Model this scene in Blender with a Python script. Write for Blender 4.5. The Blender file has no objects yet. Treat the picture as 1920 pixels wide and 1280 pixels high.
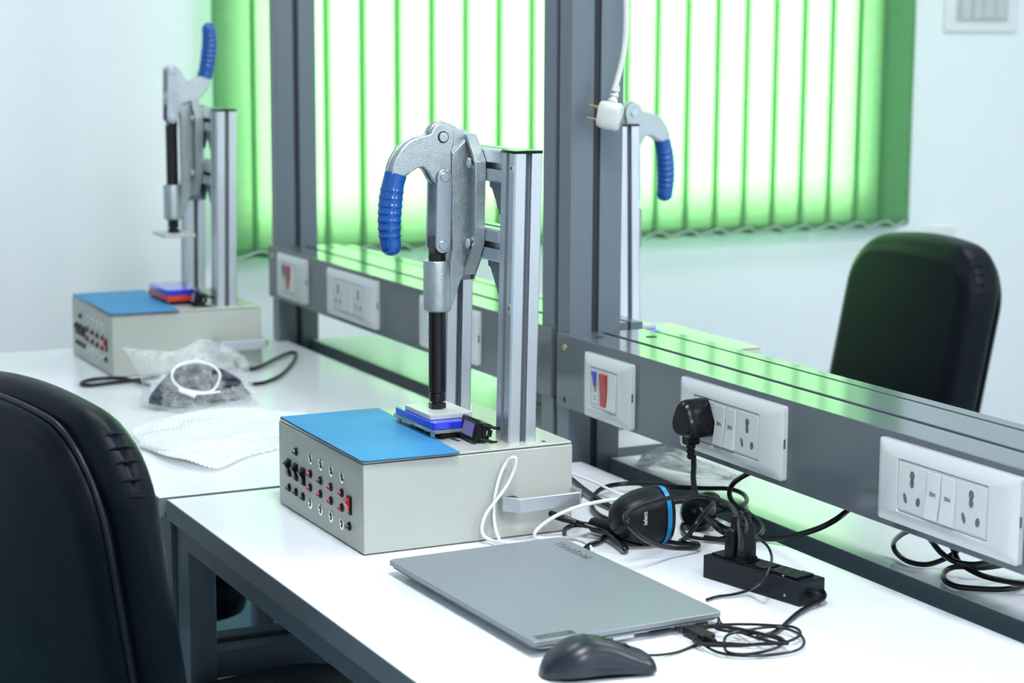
import bpy, bmesh, math, random
from mathutils import Vector, Matrix
PI = math.pi
random.seed(7)
sc = bpy.context.scene
COL = sc.collection

# ------------------------------------------------------------------ camera
cd = bpy.data.cameras.new('camera'); cam = bpy.data.objects.new('camera', cd); COL.objects.link(cam)
cam.matrix_world = Matrix(((0.447026, -0.142422, 0.883110, 2.191604), (0.894509, 0.066167, -0.442126, -0.892534), (0.004536, 0.987592, 0.156977, 0.646227), (0.000000, 0.000000, 0.000000, 1.000000)))
cd.sensor_width = 36.0; cd.lens = 68.712; cd.clip_start = 0.05; cd.clip_end = 60
cd.dof.use_dof = True; cd.dof.focus_distance = 2.42; cd.dof.aperture_fstop = 5.6
sc.camera = cam

# ------------------------------------------------------------------ world, lights, exposure
w = bpy.data.worlds.new('world'); sc.world = w; w.use_nodes = True
bg = w.node_tree.nodes['Background']
bg.inputs['Color'].default_value = (0.80, 0.90, 1.0, 1); bg.inputs['Strength'].default_value = 2.0
def area(name, loc, rot, sx, sy, power, color):
    l = bpy.data.lights.new(name, 'AREA'); l.shape = 'RECTANGLE'; l.size = sx; l.size_y = sy
    l.energy = power; l.color = color
    o = bpy.data.objects.new(name, l); COL.objects.link(o); o.location = loc; o.rotation_euler = rot
    return o
dl = area('daylight', (-3.6, 1.45, 1.15), (0, -PI/2, 0), 2.6, 2.6, 480, (0.97, 1.0, 0.98)); dl.data.spread = math.radians(95)
LAMPS = [(-1.0, -0.1), (-1.0, 2.1), (0.85, -0.1), (0.85, 2.1), (2.7, -0.1), (2.7, 2.1)]
for i, (lx, ly) in enumerate(LAMPS):
    area('panel_lamp', (lx, ly, 1.985), (0, 0, 0), 0.56, 0.56, (8, 30, 46)[i//2], (0.94, 0.93, 1.0))
sc.view_settings.view_transform = 'Standard'; sc.view_settings.look = 'None'
sc.view_settings.gamma = 1; sc.view_settings.use_curve_mapping = False
sc.view_settings.exposure = -0.05
sc.cycles.max_bounces = 8; sc.cycles.transparent_max_bounces = 16
sc.cycles.use_denoising = True

# ------------------------------------------------------------------ materials
def mat(name, col, rough=0.5, metal=0.0, noise=0.0, nscale=30, bump=0.0, bscale=200, coat=0.0, rvar=0.0, spec=0.5, emit=0.0, trans=0.0, alpha=1.0, ecol=None):
    m = bpy.data.materials.new(name); m.use_nodes = True
    nt = m.node_tree; b = nt.nodes['Principled BSDF']
    b.inputs['Base Color'].default_value = (*col, 1); b.inputs['Roughness'].default_value = rough
    b.inputs['Metallic'].default_value = metal; b.inputs['Coat Weight'].default_value = coat
    b.inputs['Coat Roughness'].default_value = 0.06
    b.inputs['Specular IOR Level'].default_value = spec
    b.inputs['Transmission Weight'].default_value = trans; b.inputs['Alpha'].default_value = alpha
    if emit: b.inputs['Emission Color'].default_value = (*(ecol or col), 1); b.inputs['Emission Strength'].default_value = emit
    tc = nt.nodes.new('ShaderNodeTexCoord')
    if noise or rvar:
        n = nt.nodes.new('ShaderNodeTexNoise'); n.inputs['Scale'].default_value = nscale; n.inputs['Detail'].default_value = 6
        nt.links.new(tc.outputs['Object'], n.inputs['Vector'])
        if noise:
            r = nt.nodes.new('ShaderNodeMix'); r.data_type = 'RGBA'
            r.inputs['A'].default_value = (*[c*(1-noise) for c in col], 1); r.inputs['B'].default_value = (*[min(1, c*(1+noise)) for c in col], 1)
            nt.links.new(n.outputs['Fac'], r.inputs['Factor']); nt.links.new(r.outputs['Result'], b.inputs['Base Color'])
        if rvar:
            q = nt.nodes.new('ShaderNodeMapRange'); q.inputs['From Min'].default_value = 0.3; q.inputs['From Max'].default_value = 0.7
            q.inputs['To Min'].default_value = max(0, rough-rvar); q.inputs['To Max'].default_value = rough+rvar
            nt.links.new(n.outputs['Fac'], q.inputs['Value']); nt.links.new(q.outputs['Result'], b.inputs['Roughness'])
    if bump:
        n = nt.nodes.new('ShaderNodeTexNoise'); n.inputs['Scale'].default_value = bscale; n.inputs['Detail'].default_value = 3
        nt.links.new(tc.outputs['Object'], n.inputs['Vector'])
        u = nt.nodes.new('ShaderNodeBump'); u.inputs['Strength'].default_value = bump; u.inputs['Distance'].default_value = 0.002
        nt.links.new(n.outputs['Fac'], u.inputs['Height']); nt.links.new(u.outputs['Normal'], b.inputs['Normal'])
    return m
K = dict(
 wall=mat('wall_paint', (0.88, 0.92, 0.94), 0.6, noise=0.015, nscale=3, bump=0.05, bscale=300),
 ceil=mat('ceiling_paint', (0.85, 0.87, 0.88), 0.8, noise=0.01),
 floor=mat('blue_vinyl', (0.035, 0.13, 0.19), 0.35, noise=0.12, nscale=8),
 skirt=mat('skirting', (0.7, 0.75, 0.78), 0.5, noise=0.02),
 table=mat('white_laminate', (0.84, 0.88, 0.91), 0.19, noise=0.015, nscale=5, spec=0.42),
 edge=mat('grey_edge_band', (0.19, 0.22, 0.24), 0.45, noise=0.05, nscale=12),
 paint=mat('grey_powder_coat', (0.115, 0.145, 0.17), 0.26, noise=0.04, nscale=6),
 rail=mat('grey_gloss_paint', (0.10, 0.122, 0.138), 0.11, noise=0.03, nscale=4, spec=0.43),
 dark=mat('dark_gap', (0.012, 0.016, 0.02), 0.7, noise=0.1),
 box=mat('cream_powder_coat', (0.44, 0.475, 0.425), 0.42, noise=0.03, nscale=9, bump=0.35, bscale=420),
 lid=mat('cream_lid', (0.47, 0.50, 0.45), 0.33, noise=0.02, nscale=9, bump=0.06, bscale=420),
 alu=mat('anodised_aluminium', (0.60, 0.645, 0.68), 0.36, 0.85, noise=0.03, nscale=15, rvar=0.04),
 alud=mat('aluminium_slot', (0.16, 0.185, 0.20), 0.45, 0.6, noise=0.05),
 zinc=mat('cast_zinc', (0.43, 0.48, 0.485), 0.34, 0.9, noise=0.16, nscale=110, bump=0.35, bscale=700, rvar=0.05),
 steel=mat('plated_steel', (0.50, 0.55, 0.59), 0.30, 0.92, noise=0.07, nscale=25, rvar=0.06),
 blackm=mat('black_oxide', (0.012, 0.012, 0.013), 0.24, 0.3, noise=0.3, nscale=40),
 blackp=mat('black_plastic', (0.005, 0.006, 0.007), 0.38, noise=0.2, nscale=60, bump=0.03, spec=0.25),
 blackg=mat('black_gloss_plastic', (0.004, 0.005, 0.006), 0.22, noise=0.1, nscale=60, spec=0.25),
 strip=mat('power_strip_plastic', (0.004, 0.008, 0.013), 0.38, noise=0.1, nscale=60, bump=0.05, bscale=500, spec=0.25),
 grip=mat('blue_vinyl_grip', (0.002, 0.075, 0.33), 0.20, noise=0.12, nscale=30, coat=0.3),
 mat_=mat('blue_rubber', (0.030, 0.245, 0.51), 0.55, noise=0.06, nscale=14, bump=0.05, bscale=600),
 matb=mat('black_rubber', (0.02, 0.024, 0.027), 0.7, noise=0.1),
 acryl=mat('blue_acrylic', (0.008, 0.03, 0.62), 0.14, noise=0.05, nscale=30, coat=0.5),
 clear=mat('clear_acrylic', (0.55, 0.75, 0.78), 0.08, trans=0.75, noise=0.02),
 red=mat('red_plastic', (0.42, 0.018, 0.022), 0.3, noise=0.06),
 redl=mat('red_lens', (0.40, 0.01, 0.015), 0.15, noise=0.06, coat=0.5),
 redo=mat('orange_red_acrylic', (0.62, 0.05, 0.02), 0.25, noise=0.06),
 greenl=mat('green_lens', (0.01, 0.12, 0.07), 0.15, noise=0.06, coat=0.5),
 darkl=mat('dark_lens', (0.012, 0.04, 0.04), 0.15, noise=0.1, coat=0.5),
 yell=mat('olive_lens', (0.08, 0.11, 0.01), 0.15, noise=0.1, coat=0.5),
 pvc=mat('white_pvc', (0.52, 0.55, 0.52), 0.4, noise=0.04, nscale=30, bump=0.04),
 white=mat('white_polycarbonate', (0.56, 0.61, 0.605), 0.2, noise=0.015, nscale=20, coat=0.3),
 whitec=mat('white_cable_sheath', (0.80, 0.83, 0.82), 0.35, noise=0.03),
 plug=mat('ivory_plug', (0.60, 0.635, 0.59), 0.38, noise=0.05),
 brass=mat('brass_pin', (0.45, 0.36, 0.16), 0.3, 0.9, noise=0.1),
 chrome=mat('chrome', (0.8, 0.82, 0.82), 0.15, 1.0, noise=0.05),
 cable=mat('black_cable_sheath', (0.005, 0.006, 0.007), 0.30, noise=0.15, nscale=40, spec=0.3),
 leather=mat('black_leather', (0.0035, 0.006, 0.010), 0.38, noise=0.2, nscale=12, bump=0.08, bscale=260, rvar=0.04, spec=0.12),
 leatherp=mat('black_leather_piping', (0.006, 0.009, 0.013), 0.35, noise=0.2, spec=0.3),
 lap=mat('silver_grey_lid', (0.245, 0.285, 0.305), 0.42, 0.3, noise=0.03, nscale=8, rvar=0.03),
 lapb=mat('silver_base', (0.52, 0.56, 0.59), 0.38, 0.5, noise=0.03),
 lapt=mat('etched_lettering', (0.13, 0.16, 0.165), 0.3, 0.7, noise=0.05),
 mouse=mat('mouse_plastic', (0.010, 0.016, 0.026), 0.33, noise=0.1, nscale=40),
 cyan=mat('cyan_plastic', (0.005, 0.22, 0.50), 0.35, noise=0.05),
 screen=mat('meter_screen', (0.10, 0.10, 0.22), 0.2, noise=0.25, nscale=90, emit=0.18, ecol=(0.45, 0.42, 0.8)),
 blue=mat('blue_key', (0.01, 0.06, 0.42), 0.3, noise=0.1),
 print_=mat('grey_print', (0.10, 0.12, 0.13), 0.5, noise=0.1),
 lightgrey=mat('light_print', (0.62, 0.66, 0.68), 0.5, noise=0.05),
 tie=mat('white_nylon', (0.85, 0.87, 0.86), 0.3, noise=0.03),
 lamp=mat('lamp_diffuser', (0.9, 0.95, 1.0), 0.5, noise=0.01, emit=4.0),
 frame=mat('white_frame', (0.8, 0.82, 0.83), 0.4, noise=0.02),
 dkobj=mat('dark_bundle', (0.012, 0.018, 0.04), 0.25, noise=0.3, nscale=30, bump=0.8, bscale=150),
)
def fabric():
    m = bpy.data.materials.new('green_blind_fabric'); m.use_nodes = True; nt = m.node_tree; nt.nodes.clear()
    out = nt.nodes.new('ShaderNodeOutputMaterial')
    tc = nt.nodes.new('ShaderNodeTexCoord'); mp = nt.nodes.new('ShaderNodeMapping'); mp.inputs['Scale'].default_value = (1, 14, 90)
    nt.links.new(tc.outputs['Object'], mp.inputs['Vector'])
    n = nt.nodes.new('ShaderNodeTexNoise'); n.inputs['Scale'].default_value = 1.4; n.inputs['Detail'].default_value = 4
    nt.links.new(mp.outputs['Vector'], n.inputs['Vector'])
    def mix(a, b):
        x = nt.nodes.new('ShaderNodeMix'); x.data_type = 'RGBA'; x.inputs['A'].default_value = (*a, 1); x.inputs['B'].default_value = (*b, 1)
        nt.links.new(n.outputs['Fac'], x.inputs['Factor']); return x.outputs['Result']
    d = nt.nodes.new('ShaderNodeBsdfDiffuse'); nt.links.new(mix((0.14, 0.36, 0.165), (0.21, 0.48, 0.235)), d.inputs['Color'])
    t = nt.nodes.new('ShaderNodeBsdfTranslucent'); nt.links.new(mix((0.49, 0.72, 0.43), (0.64, 0.83, 0.58)), t.inputs['Color'])
    s = nt.nodes.new('ShaderNodeMixShader'); s.inputs[0].default_value = 0.5
    nt.links.new(d.outputs[0], s.inputs[1]); nt.links.new(t.outputs[0], s.inputs[2]); nt.links.new(s.outputs[0], out.inputs[0])
    return m
K['fabric'] = fabric()
def bubble(name, a, tint):
    m = bpy.data.materials.new(name); m.use_nodes = True; nt = m.node_tree; b = nt.nodes['Principled BSDF']
    b.inputs['Base Color'].default_value = (*tint, 1); b.inputs['Roughness'].default_value = 0.09; b.inputs['Specular IOR Level'].default_value = 0.8
    tr = nt.nodes.new('ShaderNodeBsdfTransparent'); mx = nt.nodes.new('ShaderNodeMixShader')
    tc = nt.nodes.new('ShaderNodeTexCoord'); n = nt.nodes.new('ShaderNodeTexNoise'); n.inputs['Scale'].default_value = 60; n.inputs['Detail'].default_value = 5
    nt.links.new(tc.outputs['Object'], n.inputs['Vector'])
    r = nt.nodes.new('ShaderNodeMapRange'); r.inputs['From Min'].default_value = 0.3; r.inputs['From Max'].default_value = 0.7
    r.inputs['To Min'].default_value = a-0.15; r.inputs['To Max'].default_value = a+0.2
    nt.links.new(n.outputs['Fac'], r.inputs['Value'])
    lw = nt.nodes.new('ShaderNodeLayerWeight'); lw.inputs['Blend'].default_value = 0.35
    ad = nt.nodes.new('ShaderNodeMath'); ad.operation = 'MULTIPLY_ADD'; ad.inputs[1].default_value = 0.45 if a < 0.3 else 0.95; ad.use_clamp = True
    nt.links.new(lw.outputs['Facing'], ad.inputs[0]); nt.links.new(r.outputs['Result'], ad.inputs[2]); nt.links.new(ad.outputs[0], mx.inputs[0])
    out = nt.nodes['Material Output']
    nt.links.new(tr.outputs[0], mx.inputs[1]); nt.links.new(b.outputs[0], mx.inputs[2]); nt.links.new(mx.outputs[0], out.inputs[0])
    return m
K['bubble'] = bubble('bubble_film', 0.13, (0.84, 0.90, 0.90)); K['bubble2'] = bubble('bubble_film_flat', 0.45, (0.88, 0.92, 0.91))
gm = bpy.data.materials.new('window_glass'); gm.use_nodes = True
_nt = gm.node_tree; _nt.nodes.clear(); _o = _nt.nodes.new('ShaderNodeOutputMaterial'); _g = _nt.nodes.new('ShaderNodeBsdfGlossy'); _g.inputs['Roughness'].default_value = 0.02
_t = _nt.nodes.new('ShaderNodeBsdfTransparent'); _t.inputs['Color'].default_value = (0.9, 0.97, 0.95, 1); _m = _nt.nodes.new('ShaderNodeMixShader'); _m.inputs[0].default_value = 0.06
_nt.links.new(_t.outputs[0], _m.inputs[1]); _nt.links.new(_g.outputs[0], _m.inputs[2]); _nt.links.new(_m.outputs[0], _o.inputs[0])
K['glass'] = gm

# ------------------------------------------------------------------ mesh helpers
def rrect(w, h, r, n=5, cx=0, cy=0):
    r = min(r, w/2-1e-5, h/2-1e-5); P = []
    for (sx, sy, a0) in ((1, 1, 0), (-1, 1, PI/2), (-1, -1, PI), (1, -1, 1.5*PI)):
        for i in range(n+1):
            a = a0+PI/2*i/n; P.append((cx+sx*(w/2-r)+r*math.cos(a), cy+sy*(h/2-r)+r*math.sin(a)))
    return P
def spline(P, k=8, closed=False):
    P = [Vector(p) for p in P]; n = len(P); out = []
    rng = range(n if closed else n-1)
    for i in rng:
        if closed: a, b, c, d = P[(i-1) % n], P[i], P[(i+1) % n], P[(i+2) % n]
        else: a, b, c, d = P[max(i-1, 0)], P[i], P[i+1], P[min(i+2, n-1)]
        for j in range(k):
            t = j/k
            out.append(0.5*((2*b)+(-a+c)*t+(2*a-5*b+4*c-d)*t*t+(-a+3*b-3*c+d)*t**3))
    if not closed: out.append(P[-1])
    return out
AX = {'x': lambda u, v, a: (a, u, v), 'y': lambda u, v, a: (u, a, v), 'z': lambda u, v, a: (u, v, a)}
class M:
    def __init__(s): s.v = []; s.f = []
    def add(s, V, F):
        o = len(s.v); s.v += [tuple(p) for p in V]; s.f += [tuple(i+o for i in f) for f in F]; return s
    def box(s, x0, x1, y0, y1, z0, z1):
        V = [(x, y, z) for z in (z0, z1) for y in (y0, y1) for x in (x0, x1)]
        return s.add(V, [(0, 2, 3, 1), (4, 5, 7, 6), (0, 1, 5, 4), (2, 6, 7, 3), (0, 4, 6, 2), (1, 3, 7, 5)])
    def prism(s, poly, ax, a, b):
        n = len(poly); f = AX[ax]
        V = [f(u, v, a) for u, v in poly]+[f(u, v, b) for u, v in poly]
        return s.add(V, [tuple(range(n)), tuple(range(2*n-1, n-1, -1))]+[(i, (i+1) % n, n+(i+1) % n, n+i) for i in range(n)])
    def loops(s, L, cap0=True, cap1=True, closed=False):
        n = len(L[0]); V = [p for l in L for p in l]; F = []
        m = len(L)
        for k in range(m if closed else m-1):
            a, b = k*n, ((k+1) % m)*n
            F += [(a+i, a+(i+1) % n, b+(i+1) % n, b+i) for i in range(n)]
        if not closed:
            if cap0: F.append(tuple(range(n)))
            if cap1: F.append(tuple(range(m*n-1, (m-1)*n-1, -1)))
        return s.add(V, F)
    def stack(s, ax, rings, n=5, cx=0, cy=0):       # rings: (w, h, r, depth)
        f = AX[ax]
        return s.loops([[f(u, v, d) for u, v in rrect(w_, h_, r_, n, cx, cy)] for (w_, h_, r_, d) in rings])
    def cyl(s, p0, p1, r0, r1=None, n=16, rot=0):
        p0, p1 = Vector(p0), Vector(p1); r1 = r0 if r1 is None else r1
        d = (p1-p0).normalized(); u = d.orthogonal().normalized(); w_ = d.cross(u)
        ring = lambda p, r: [p+r*(math.cos(rot+2*PI*i/n)*u+math.sin(rot+2*PI*i/n)*w_) for i in range(n)]
        return s.loops([ring(p0, r0), ring(p1, r1)])
    def lathe(s, p0, d, prof, n=20):                 # prof: (r, distance along d)
        p0, d = Vector(p0), Vector(d).normalized(); u = d.orthogonal().normalized(); w_ = d.cross(u)
        return s.loops([[p0+d*h+max(r, 1e-5)*(math.cos(2*PI*i/n)*u+math.sin(2*PI*i/n)*w_) for i in range(n)] for r, h in prof])
    def tube(s, P, r, n=10, closed=False):
        P = [Vector(p) for p in P]; m = len(P); L = []; u = None
        for i, p in enumerate(P):
            d = (P[(i+1) % m]-P[i-1]) if closed else (P[min(i+1, m-1)]-P[max(i-1, 0)])
            d.normalize()
            u = d.orthogonal().normalized() if u is None else (u-d*u.dot(d)).normalized()
            w_ = d.cross(u); rr = r(i/(m-1)) if callable(r) else r
            L.append([p+rr*(math.cos(2*PI*k/n)*u+math.sin(2*PI*k/n)*w_) for k in range(n)])
        return s.loops(L, closed=closed)
    def ell(s, c, rx, ry, rz, nu=20, nv=12, pw=1.0, zmin=None):
        L = []
        sg = lambda t, e: math.copysign(abs(t)**e, t)
        for j in range(nv+1):
            a = -PI/2+PI*j/nv
            ring = []
            for i in range(nu):
                b = 2*PI*i/nu
                z = rz*sg(math.sin(a), pw)
                if zmin is not None: z = max(z, zmin)
                ring.append((c[0]+rx*sg(math.cos(a)+1e-6, pw)*sg(math.cos(b), pw), c[1]+ry*sg(math.cos(a)+1e-6, pw)*sg(math.sin(b), pw), c[2]+z))
            L.append(ring)
        return s.loops(L)
    def xf(s, fn): s.v = [tuple(fn(Vector(p))) for p in s.v]; return s
    def ob(s, name, m, parent=None, bevel=0, ang=35, seg=2, smooth=True):
        me = bpy.data.meshes.new(name); me.from_pydata(s.v, [], s.f)
        bm = bmesh.new(); bm.from_mesh(me); bmesh.ops.recalc_face_normals(bm, faces=bm.faces); bm.to_mesh(me); bm.free()
        me.materials.append(K[m] if isinstance(m, str) else m)
        if smooth:
            me.polygons.foreach_set('use_smooth', [True]*len(me.polygons)); me.set_sharp_from_angle(angle=math.radians(ang))
        o = bpy.data.objects.new(name, me); COL.objects.link(o)
        if parent: o.parent = parent
        if bevel:
            b = o.modifiers.new('bevel', 'BEVEL'); b.width = bevel; b.segments = seg; b.limit_method = 'ANGLE'; b.angle_limit = math.radians(40); b.harden_normals = False
        return o
def tag(o, label, cat, group=None):
    o['label'] = label; o['category'] = cat
    if group: o['group'] = group
    return o
def thing(name, label, cat, loc=(0, 0, 0), rz=0, group=None):
    o = bpy.data.objects.new(name, None); COL.objects.link(o); o.location = loc; o.rotation_euler = (0, 0, rz)
    o.empty_display_size = 0.05
    return tag(o, label, cat, group)
def struct(o): o['kind'] = 'structure'; return o
def base(b):                                          # 'indicator_lamp.003' -> 'indicator_lamp'
    return b.name.split('.')[0]
def dup(root, loc, rz, label, skip=()):
    def rec(o, par):
        c = o.copy(); COL.objects.link(c); c.parent = par
        for ch in list(o.children):
            if base(ch) not in skip: rec(ch, c)
        return c
    r = rec(root, None); r.location = loc; r.rotation_euler = (0, 0, rz); r['label'] = label
    return r
def text(s, size, M4, m, parent, name='lettering', depth=0.0002, align='CENTER', stretch=1.0):
    cu = bpy.data.curves.new(name, 'FONT'); cu.body = s; cu.size = size; cu.extrude = depth; cu.align_x = align; cu.align_y = 'CENTER'
    o = bpy.data.objects.new(name, cu); COL.objects.link(o); o.matrix_world = M4
    bpy.context.view_layer.update()
    me = bpy.data.meshes.new_from_object(o.evaluated_get(bpy.context.evaluated_depsgraph_get()))
    bpy.data.objects.remove(o); q = bpy.data.objects.new(name, me); COL.objects.link(q)
    me.transform(M4); me.materials.clear(); me.materials.append(K[m]); q.parent = parent
    return q
def frame4(o, xa, ya):                                # matrix with origin o, x axis xa, y axis ya
    xa = Vector(xa).normalized(); ya = Vector(ya).normalized(); za = xa.cross(ya)
    return Matrix(((xa.x, ya.x, za.x, o[0]), (xa.y, ya.y, za.y, o[1]), (xa.z, ya.z, za.z, o[2]), (0, 0, 0, 1)))
def cable(name, pts, r, m, label, k=8, cat='cable', n=10):
    o = M().tube(spline(pts, k), r, n).ob(name, m); return tag(o, label, cat)

# ------------------------------------------------------------------ room
FZ, CZ = -0.70, 2.0
XW, XE, YS, YN = -2.26, 3.6, -2.7, 3.3
WY0, WY1, WZ0, WZ1 = 0.60, 2.40, 0.17, 1.55
struct(M().box(XW-0.2, XE+0.1, YS-0.1, YN+0.1, FZ-0.1, FZ).ob('floor', 'floor'))
struct(M().box(XW-0.2, XE+0.1, YS-0.1, YN+0.1, CZ, CZ+0.1).ob('ceiling', 'ceil'))
wb = M()
wb.box(XW-0.14, XW, YS, WY0, FZ, CZ); wb.box(XW-0.14, XW, WY1, YN, FZ, CZ)
wb.box(XW-0.14, XW, WY0, WY1, FZ, WZ0); wb.box(XW-0.14, XW, WY0, WY1, WZ1, CZ)
struct(wb.ob('wall_back', 'wall'))
struct(M().box(XE, XE+0.1, YS, YN, FZ, CZ).ob('wall_front', 'wall'))
struct(M().box(XW, XE, YS-0.1, YS, FZ, CZ).ob('wall_left', 'wall'))
struct(M().box(XW, XE, YN, YN+0.1, FZ, CZ).ob('wall_right', 'wall'))
struct(M().box(XW, XW+0.012, YS, YN, FZ, FZ+0.07).ob('baseboard_back', 'skirt'))
wn = M()
for (a, b, c, d) in ((WY0, WY1, WZ0, WZ0+0.035), (WY0, WY1, WZ1-0.035, WZ1), (WY0, WY0+0.035, WZ0, WZ1), (WY1-0.035, WY1, WZ0, WZ1), (1.485, 1.52, WZ0, WZ1)):
    wn.box(XW-0.11, XW-0.07, a, b, c, d)
wn = struct(wn.ob('window_1', 'frame', bevel=0.002))
struct(M().box(XW-0.092, XW-0.088, WY0+0.03, WY1-0.03, WZ0+0.03, WZ1-0.03).ob('pane', 'glass', wn))
struct(M().box(XW-0.14, XW+0.0, WY0, WY1, WZ0-0.02, WZ0).ob('sill', 'frame', wn))
for i, (lx, ly) in enumerate(LAMPS):
    row = 'above the near bench side' if ly < 1 else 'above the far bench side'
    place = ('nearest the window', 'in mid room', 'far from the window')[i//2]
    t = thing('ceiling_light', 'square white ceiling panel %s %s' % (row, place), 'ceiling light', (lx, ly, 0), 0, 'ceiling panel lights')
    fr = M()
    for (a, b, c, d) in ((-0.3, 0.3, -0.3, -0.285), (-0.3, 0.3, 0.285, 0.3), (-0.3, -0.285, -0.3, 0.3), (0.285, 0.3, -0.3, 0.3)): fr.box(a, b, c, d, 1.99, 2.0)
    fr.ob('frame', 'frame', t); M().box(-0.285, 0.285, -0.285, 0.285, 1.994, 2.0).ob('diffuser', 'lamp', t)

# vertical blind: 22 vanes that overlap at their edges, weights and ball chain at the foot
bl = thing('vertical_blind', 'green translucent fabric vertical blind covering the bright window', 'blind', (-2.2, 0, 0))
L0, DS = 0.5355, 0.0912
vane = None
for k in range(22):
    y0 = L0+k*DS; zb = 0.110
    if vane is None:
        m = M(); nx = 6; ov = 0.009
        pts = []
        for j in range(nx+1):
            u = j/nx; yy = -ov+u*(DS+2*ov); xx = 0.004-0.009*u+0.003*math.sin(PI*u)
            pts.append((xx, yy))
        V = []; zs = (zb, zb+0.03, 1.62)
        for z in zs:
            for (xx, yy) in pts:
                dz = 0.0
                if z == zb: dz = 0.006*(2*abs((yy+ov)/(DS+2*ov)-0.5))**3
                V.append((xx, yy, z+dz))
        F = [(r*(nx+1)+i, r*(nx+1)+i+1, (r+1)*(nx+1)+i+1, (r+1)*(nx+1)+i) for r in range(2) for i in range(nx)]
        vane = m.add(V, F).ob('slat', 'fabric', bl)
        so = vane.modifiers.new('thick', 'SOLIDIFY'); so.thickness = 0.0006
        vane.location = (0, y0, 0); o = vane
    else:
        o = vane.copy(); COL.objects.link(o); o.parent = bl; o.location = (0, y0, 0)
    rr = random.Random(k); o.rotation_euler = (0, 0, rr.uniform(-0.02, 0.02))
    wgt = M().box(-0.003, 0.003, 0.006, DS-0.006, zb+0.006, zb+0.022).ob('weight', 'fabric', o) if k == 0 else wgt.copy()
    if k: COL.objects.link(wgt); wgt.parent = o
P = []
for k in range(22):
    y0 = L0+k*DS
    P += [(0.008, y0+0.012, 0.128), (0.011, y0+0.5*DS, 0.114)]
P.append((0.008, L0+22*DS-0.012, 0.128))
M().tube(spline(P, 5), 0.0016, 6).ob('bottom_chain', 'whitec', bl)
M().box(-0.02, 0.02, L0-0.01, L0+22*DS+0.01, 1.62, 1.66).ob('headrail', 'frame', bl, bevel=0.002)

def wallplate(name, label, y0, y1, z0, z1):
    t = thing(name, label, 'wall socket', (XW, 0, 0))
    M().box(0, 0.009, y0, y1, z0, z1).ob('face_plate', 'frame', t, bevel=0.003)
    M().box(0.009, 0.012, y0+0.04, y1-0.04, z0+0.03, z1-0.03).ob('module', 'pvc', t, bevel=0.001)
    for q in range(4):
        yy = y0+0.05+q*(y1-y0-0.1)/4
        M().box(0.012, 0.015, yy+0.004, yy+(y1-y0-0.1)/4-0.004, z0+0.038, z1-0.038).ob('rocker', 'white', t, bevel=0.001)
    return t
wallplate('switch_board', 'white switch board high on the wall right of the green blind', 2.69, 2.955, 0.648, 0.80)
wallplate('wall_socket', 'pale wall socket low on the wall behind the right black chair', 2.66, 2.76, 0.0, 0.098)

# ------------------------------------------------------------------ benches
TT = 0.028
def bench(name, label, x0, x1, front, back, notch=None, side=-1):
    """side -1: the user sits at low y; +1: at high y"""
    t = thing(name, label, 'workbench', (0, 0, 0), 0, 'workbenches')
    ya, yb = min(front, back), max(front, back)
    top = M()
    if notch:
        top.prism(notch, 'z', -TT+0.001, 0.0)
    else: top.box(x0, x1, ya, yb, -TT+0.001, 0.0)
    top.ob('tabletop', 'table', t, bevel=0.0008)
    e = 0.0012; zz = (-TT, -0.0006)
    fy = (front-e, front) if side < 0 else (front, front+e)
    by = (back, back+e) if side < 0 else (back-e, back)
    M().box(x0-e, x1+e, *fy, *zz).ob('edge_band', 'edge', t)
    bx0 = x0+(0.05 if not notch else 0.0)
    nx0 = min(p[0] for p in notch if abs(p[1]-back) < 1e-6) if notch else x0
    M().box(nx0, x1, *by, *zz).ob('edge_band', 'edge', t)
    M().box(x0-e, x0, ya, yb-(0.02 if notch else 0), *zz).ob('edge_band', 'edge', t)
    M().box(x1, x1+e, ya, yb, *zz).ob('edge_band', 'edge', t)
    s = side
    f0 = front-s*0.013                                # front face of the frame
    lo, hi = sorted((f0, f0-s*0.040))
    X = (x0+0.0, x1-0.0)
    for xx in ((X[0]-0.004, X[0]+0.046), (X[1]-0.046, X[1]+0.004)):
        M().box(xx[0], xx[1], lo, hi, FZ+0.02, -TT).ob('leg', 'paint', t, bevel=0.0015)
        M().cyl((sum(xx)/2, (lo+hi)/2, FZ), (sum(xx)/2, (lo+hi)/2, FZ+0.02), 0.018).ob('foot', 'blackp', t)
        bl_, bh = sorted((back+s*0.06, back+s*0.02))
        M().box(xx[0]+0.005, xx[1]-0.005, bl_, bh, FZ, -TT-0.001).ob('leg', 'paint', t, bevel=0.0015)
        q0, q1 = min(hi, bh), max(lo, bl_)
        M().box(xx[0]+0.008, xx[1]-0.008, min(q0, q1), max(q0, q1), -0.256, -0.216).ob('stretcher', 'paint', t, bevel=0.0015)
        M().box(xx[0]+0.008, xx[1]-0.008, min(q0, q1), max(q0, q1), -0.065, -TT-0.001).ob('stretcher', 'paint', t, bevel=0.0015)
    M().box(X[0]+0.046, X[1]-0.046, *sorted((f0, f0-s*0.03)), -0.066, -TT).ob('apron', 'paint', t, bevel=0.001)
    return t
NB, OB = 0.5035, 0.5577
bench('workbench', 'white topped bench holding the laptop and the nearest test fixture', -0.394, 1.05, -0.133, NB,
      [(-0.394, -0.133), (1.05, -0.133), (1.05, NB), (-0.360, NB), (-0.360, 0.484), (-0.394, 0.484)])
bench('workbench', 'white topped bench beyond, holding bubble wrap and the blurred test fixture', -1.745, -0.409, -0.140, NB,
      [(-1.745, -0.14), (-0.409, -0.14), (-0.409, 0.484), (-0.470, 0.484), (-0.470, NB), (-1.650, NB), (-1.650, 0.484), (-1.745, 0.484)])
bench('workbench', 'white topped bench behind the partition with the rotated fixture', -1.650, -0.425, 1.20, OB, side=1)
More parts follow.
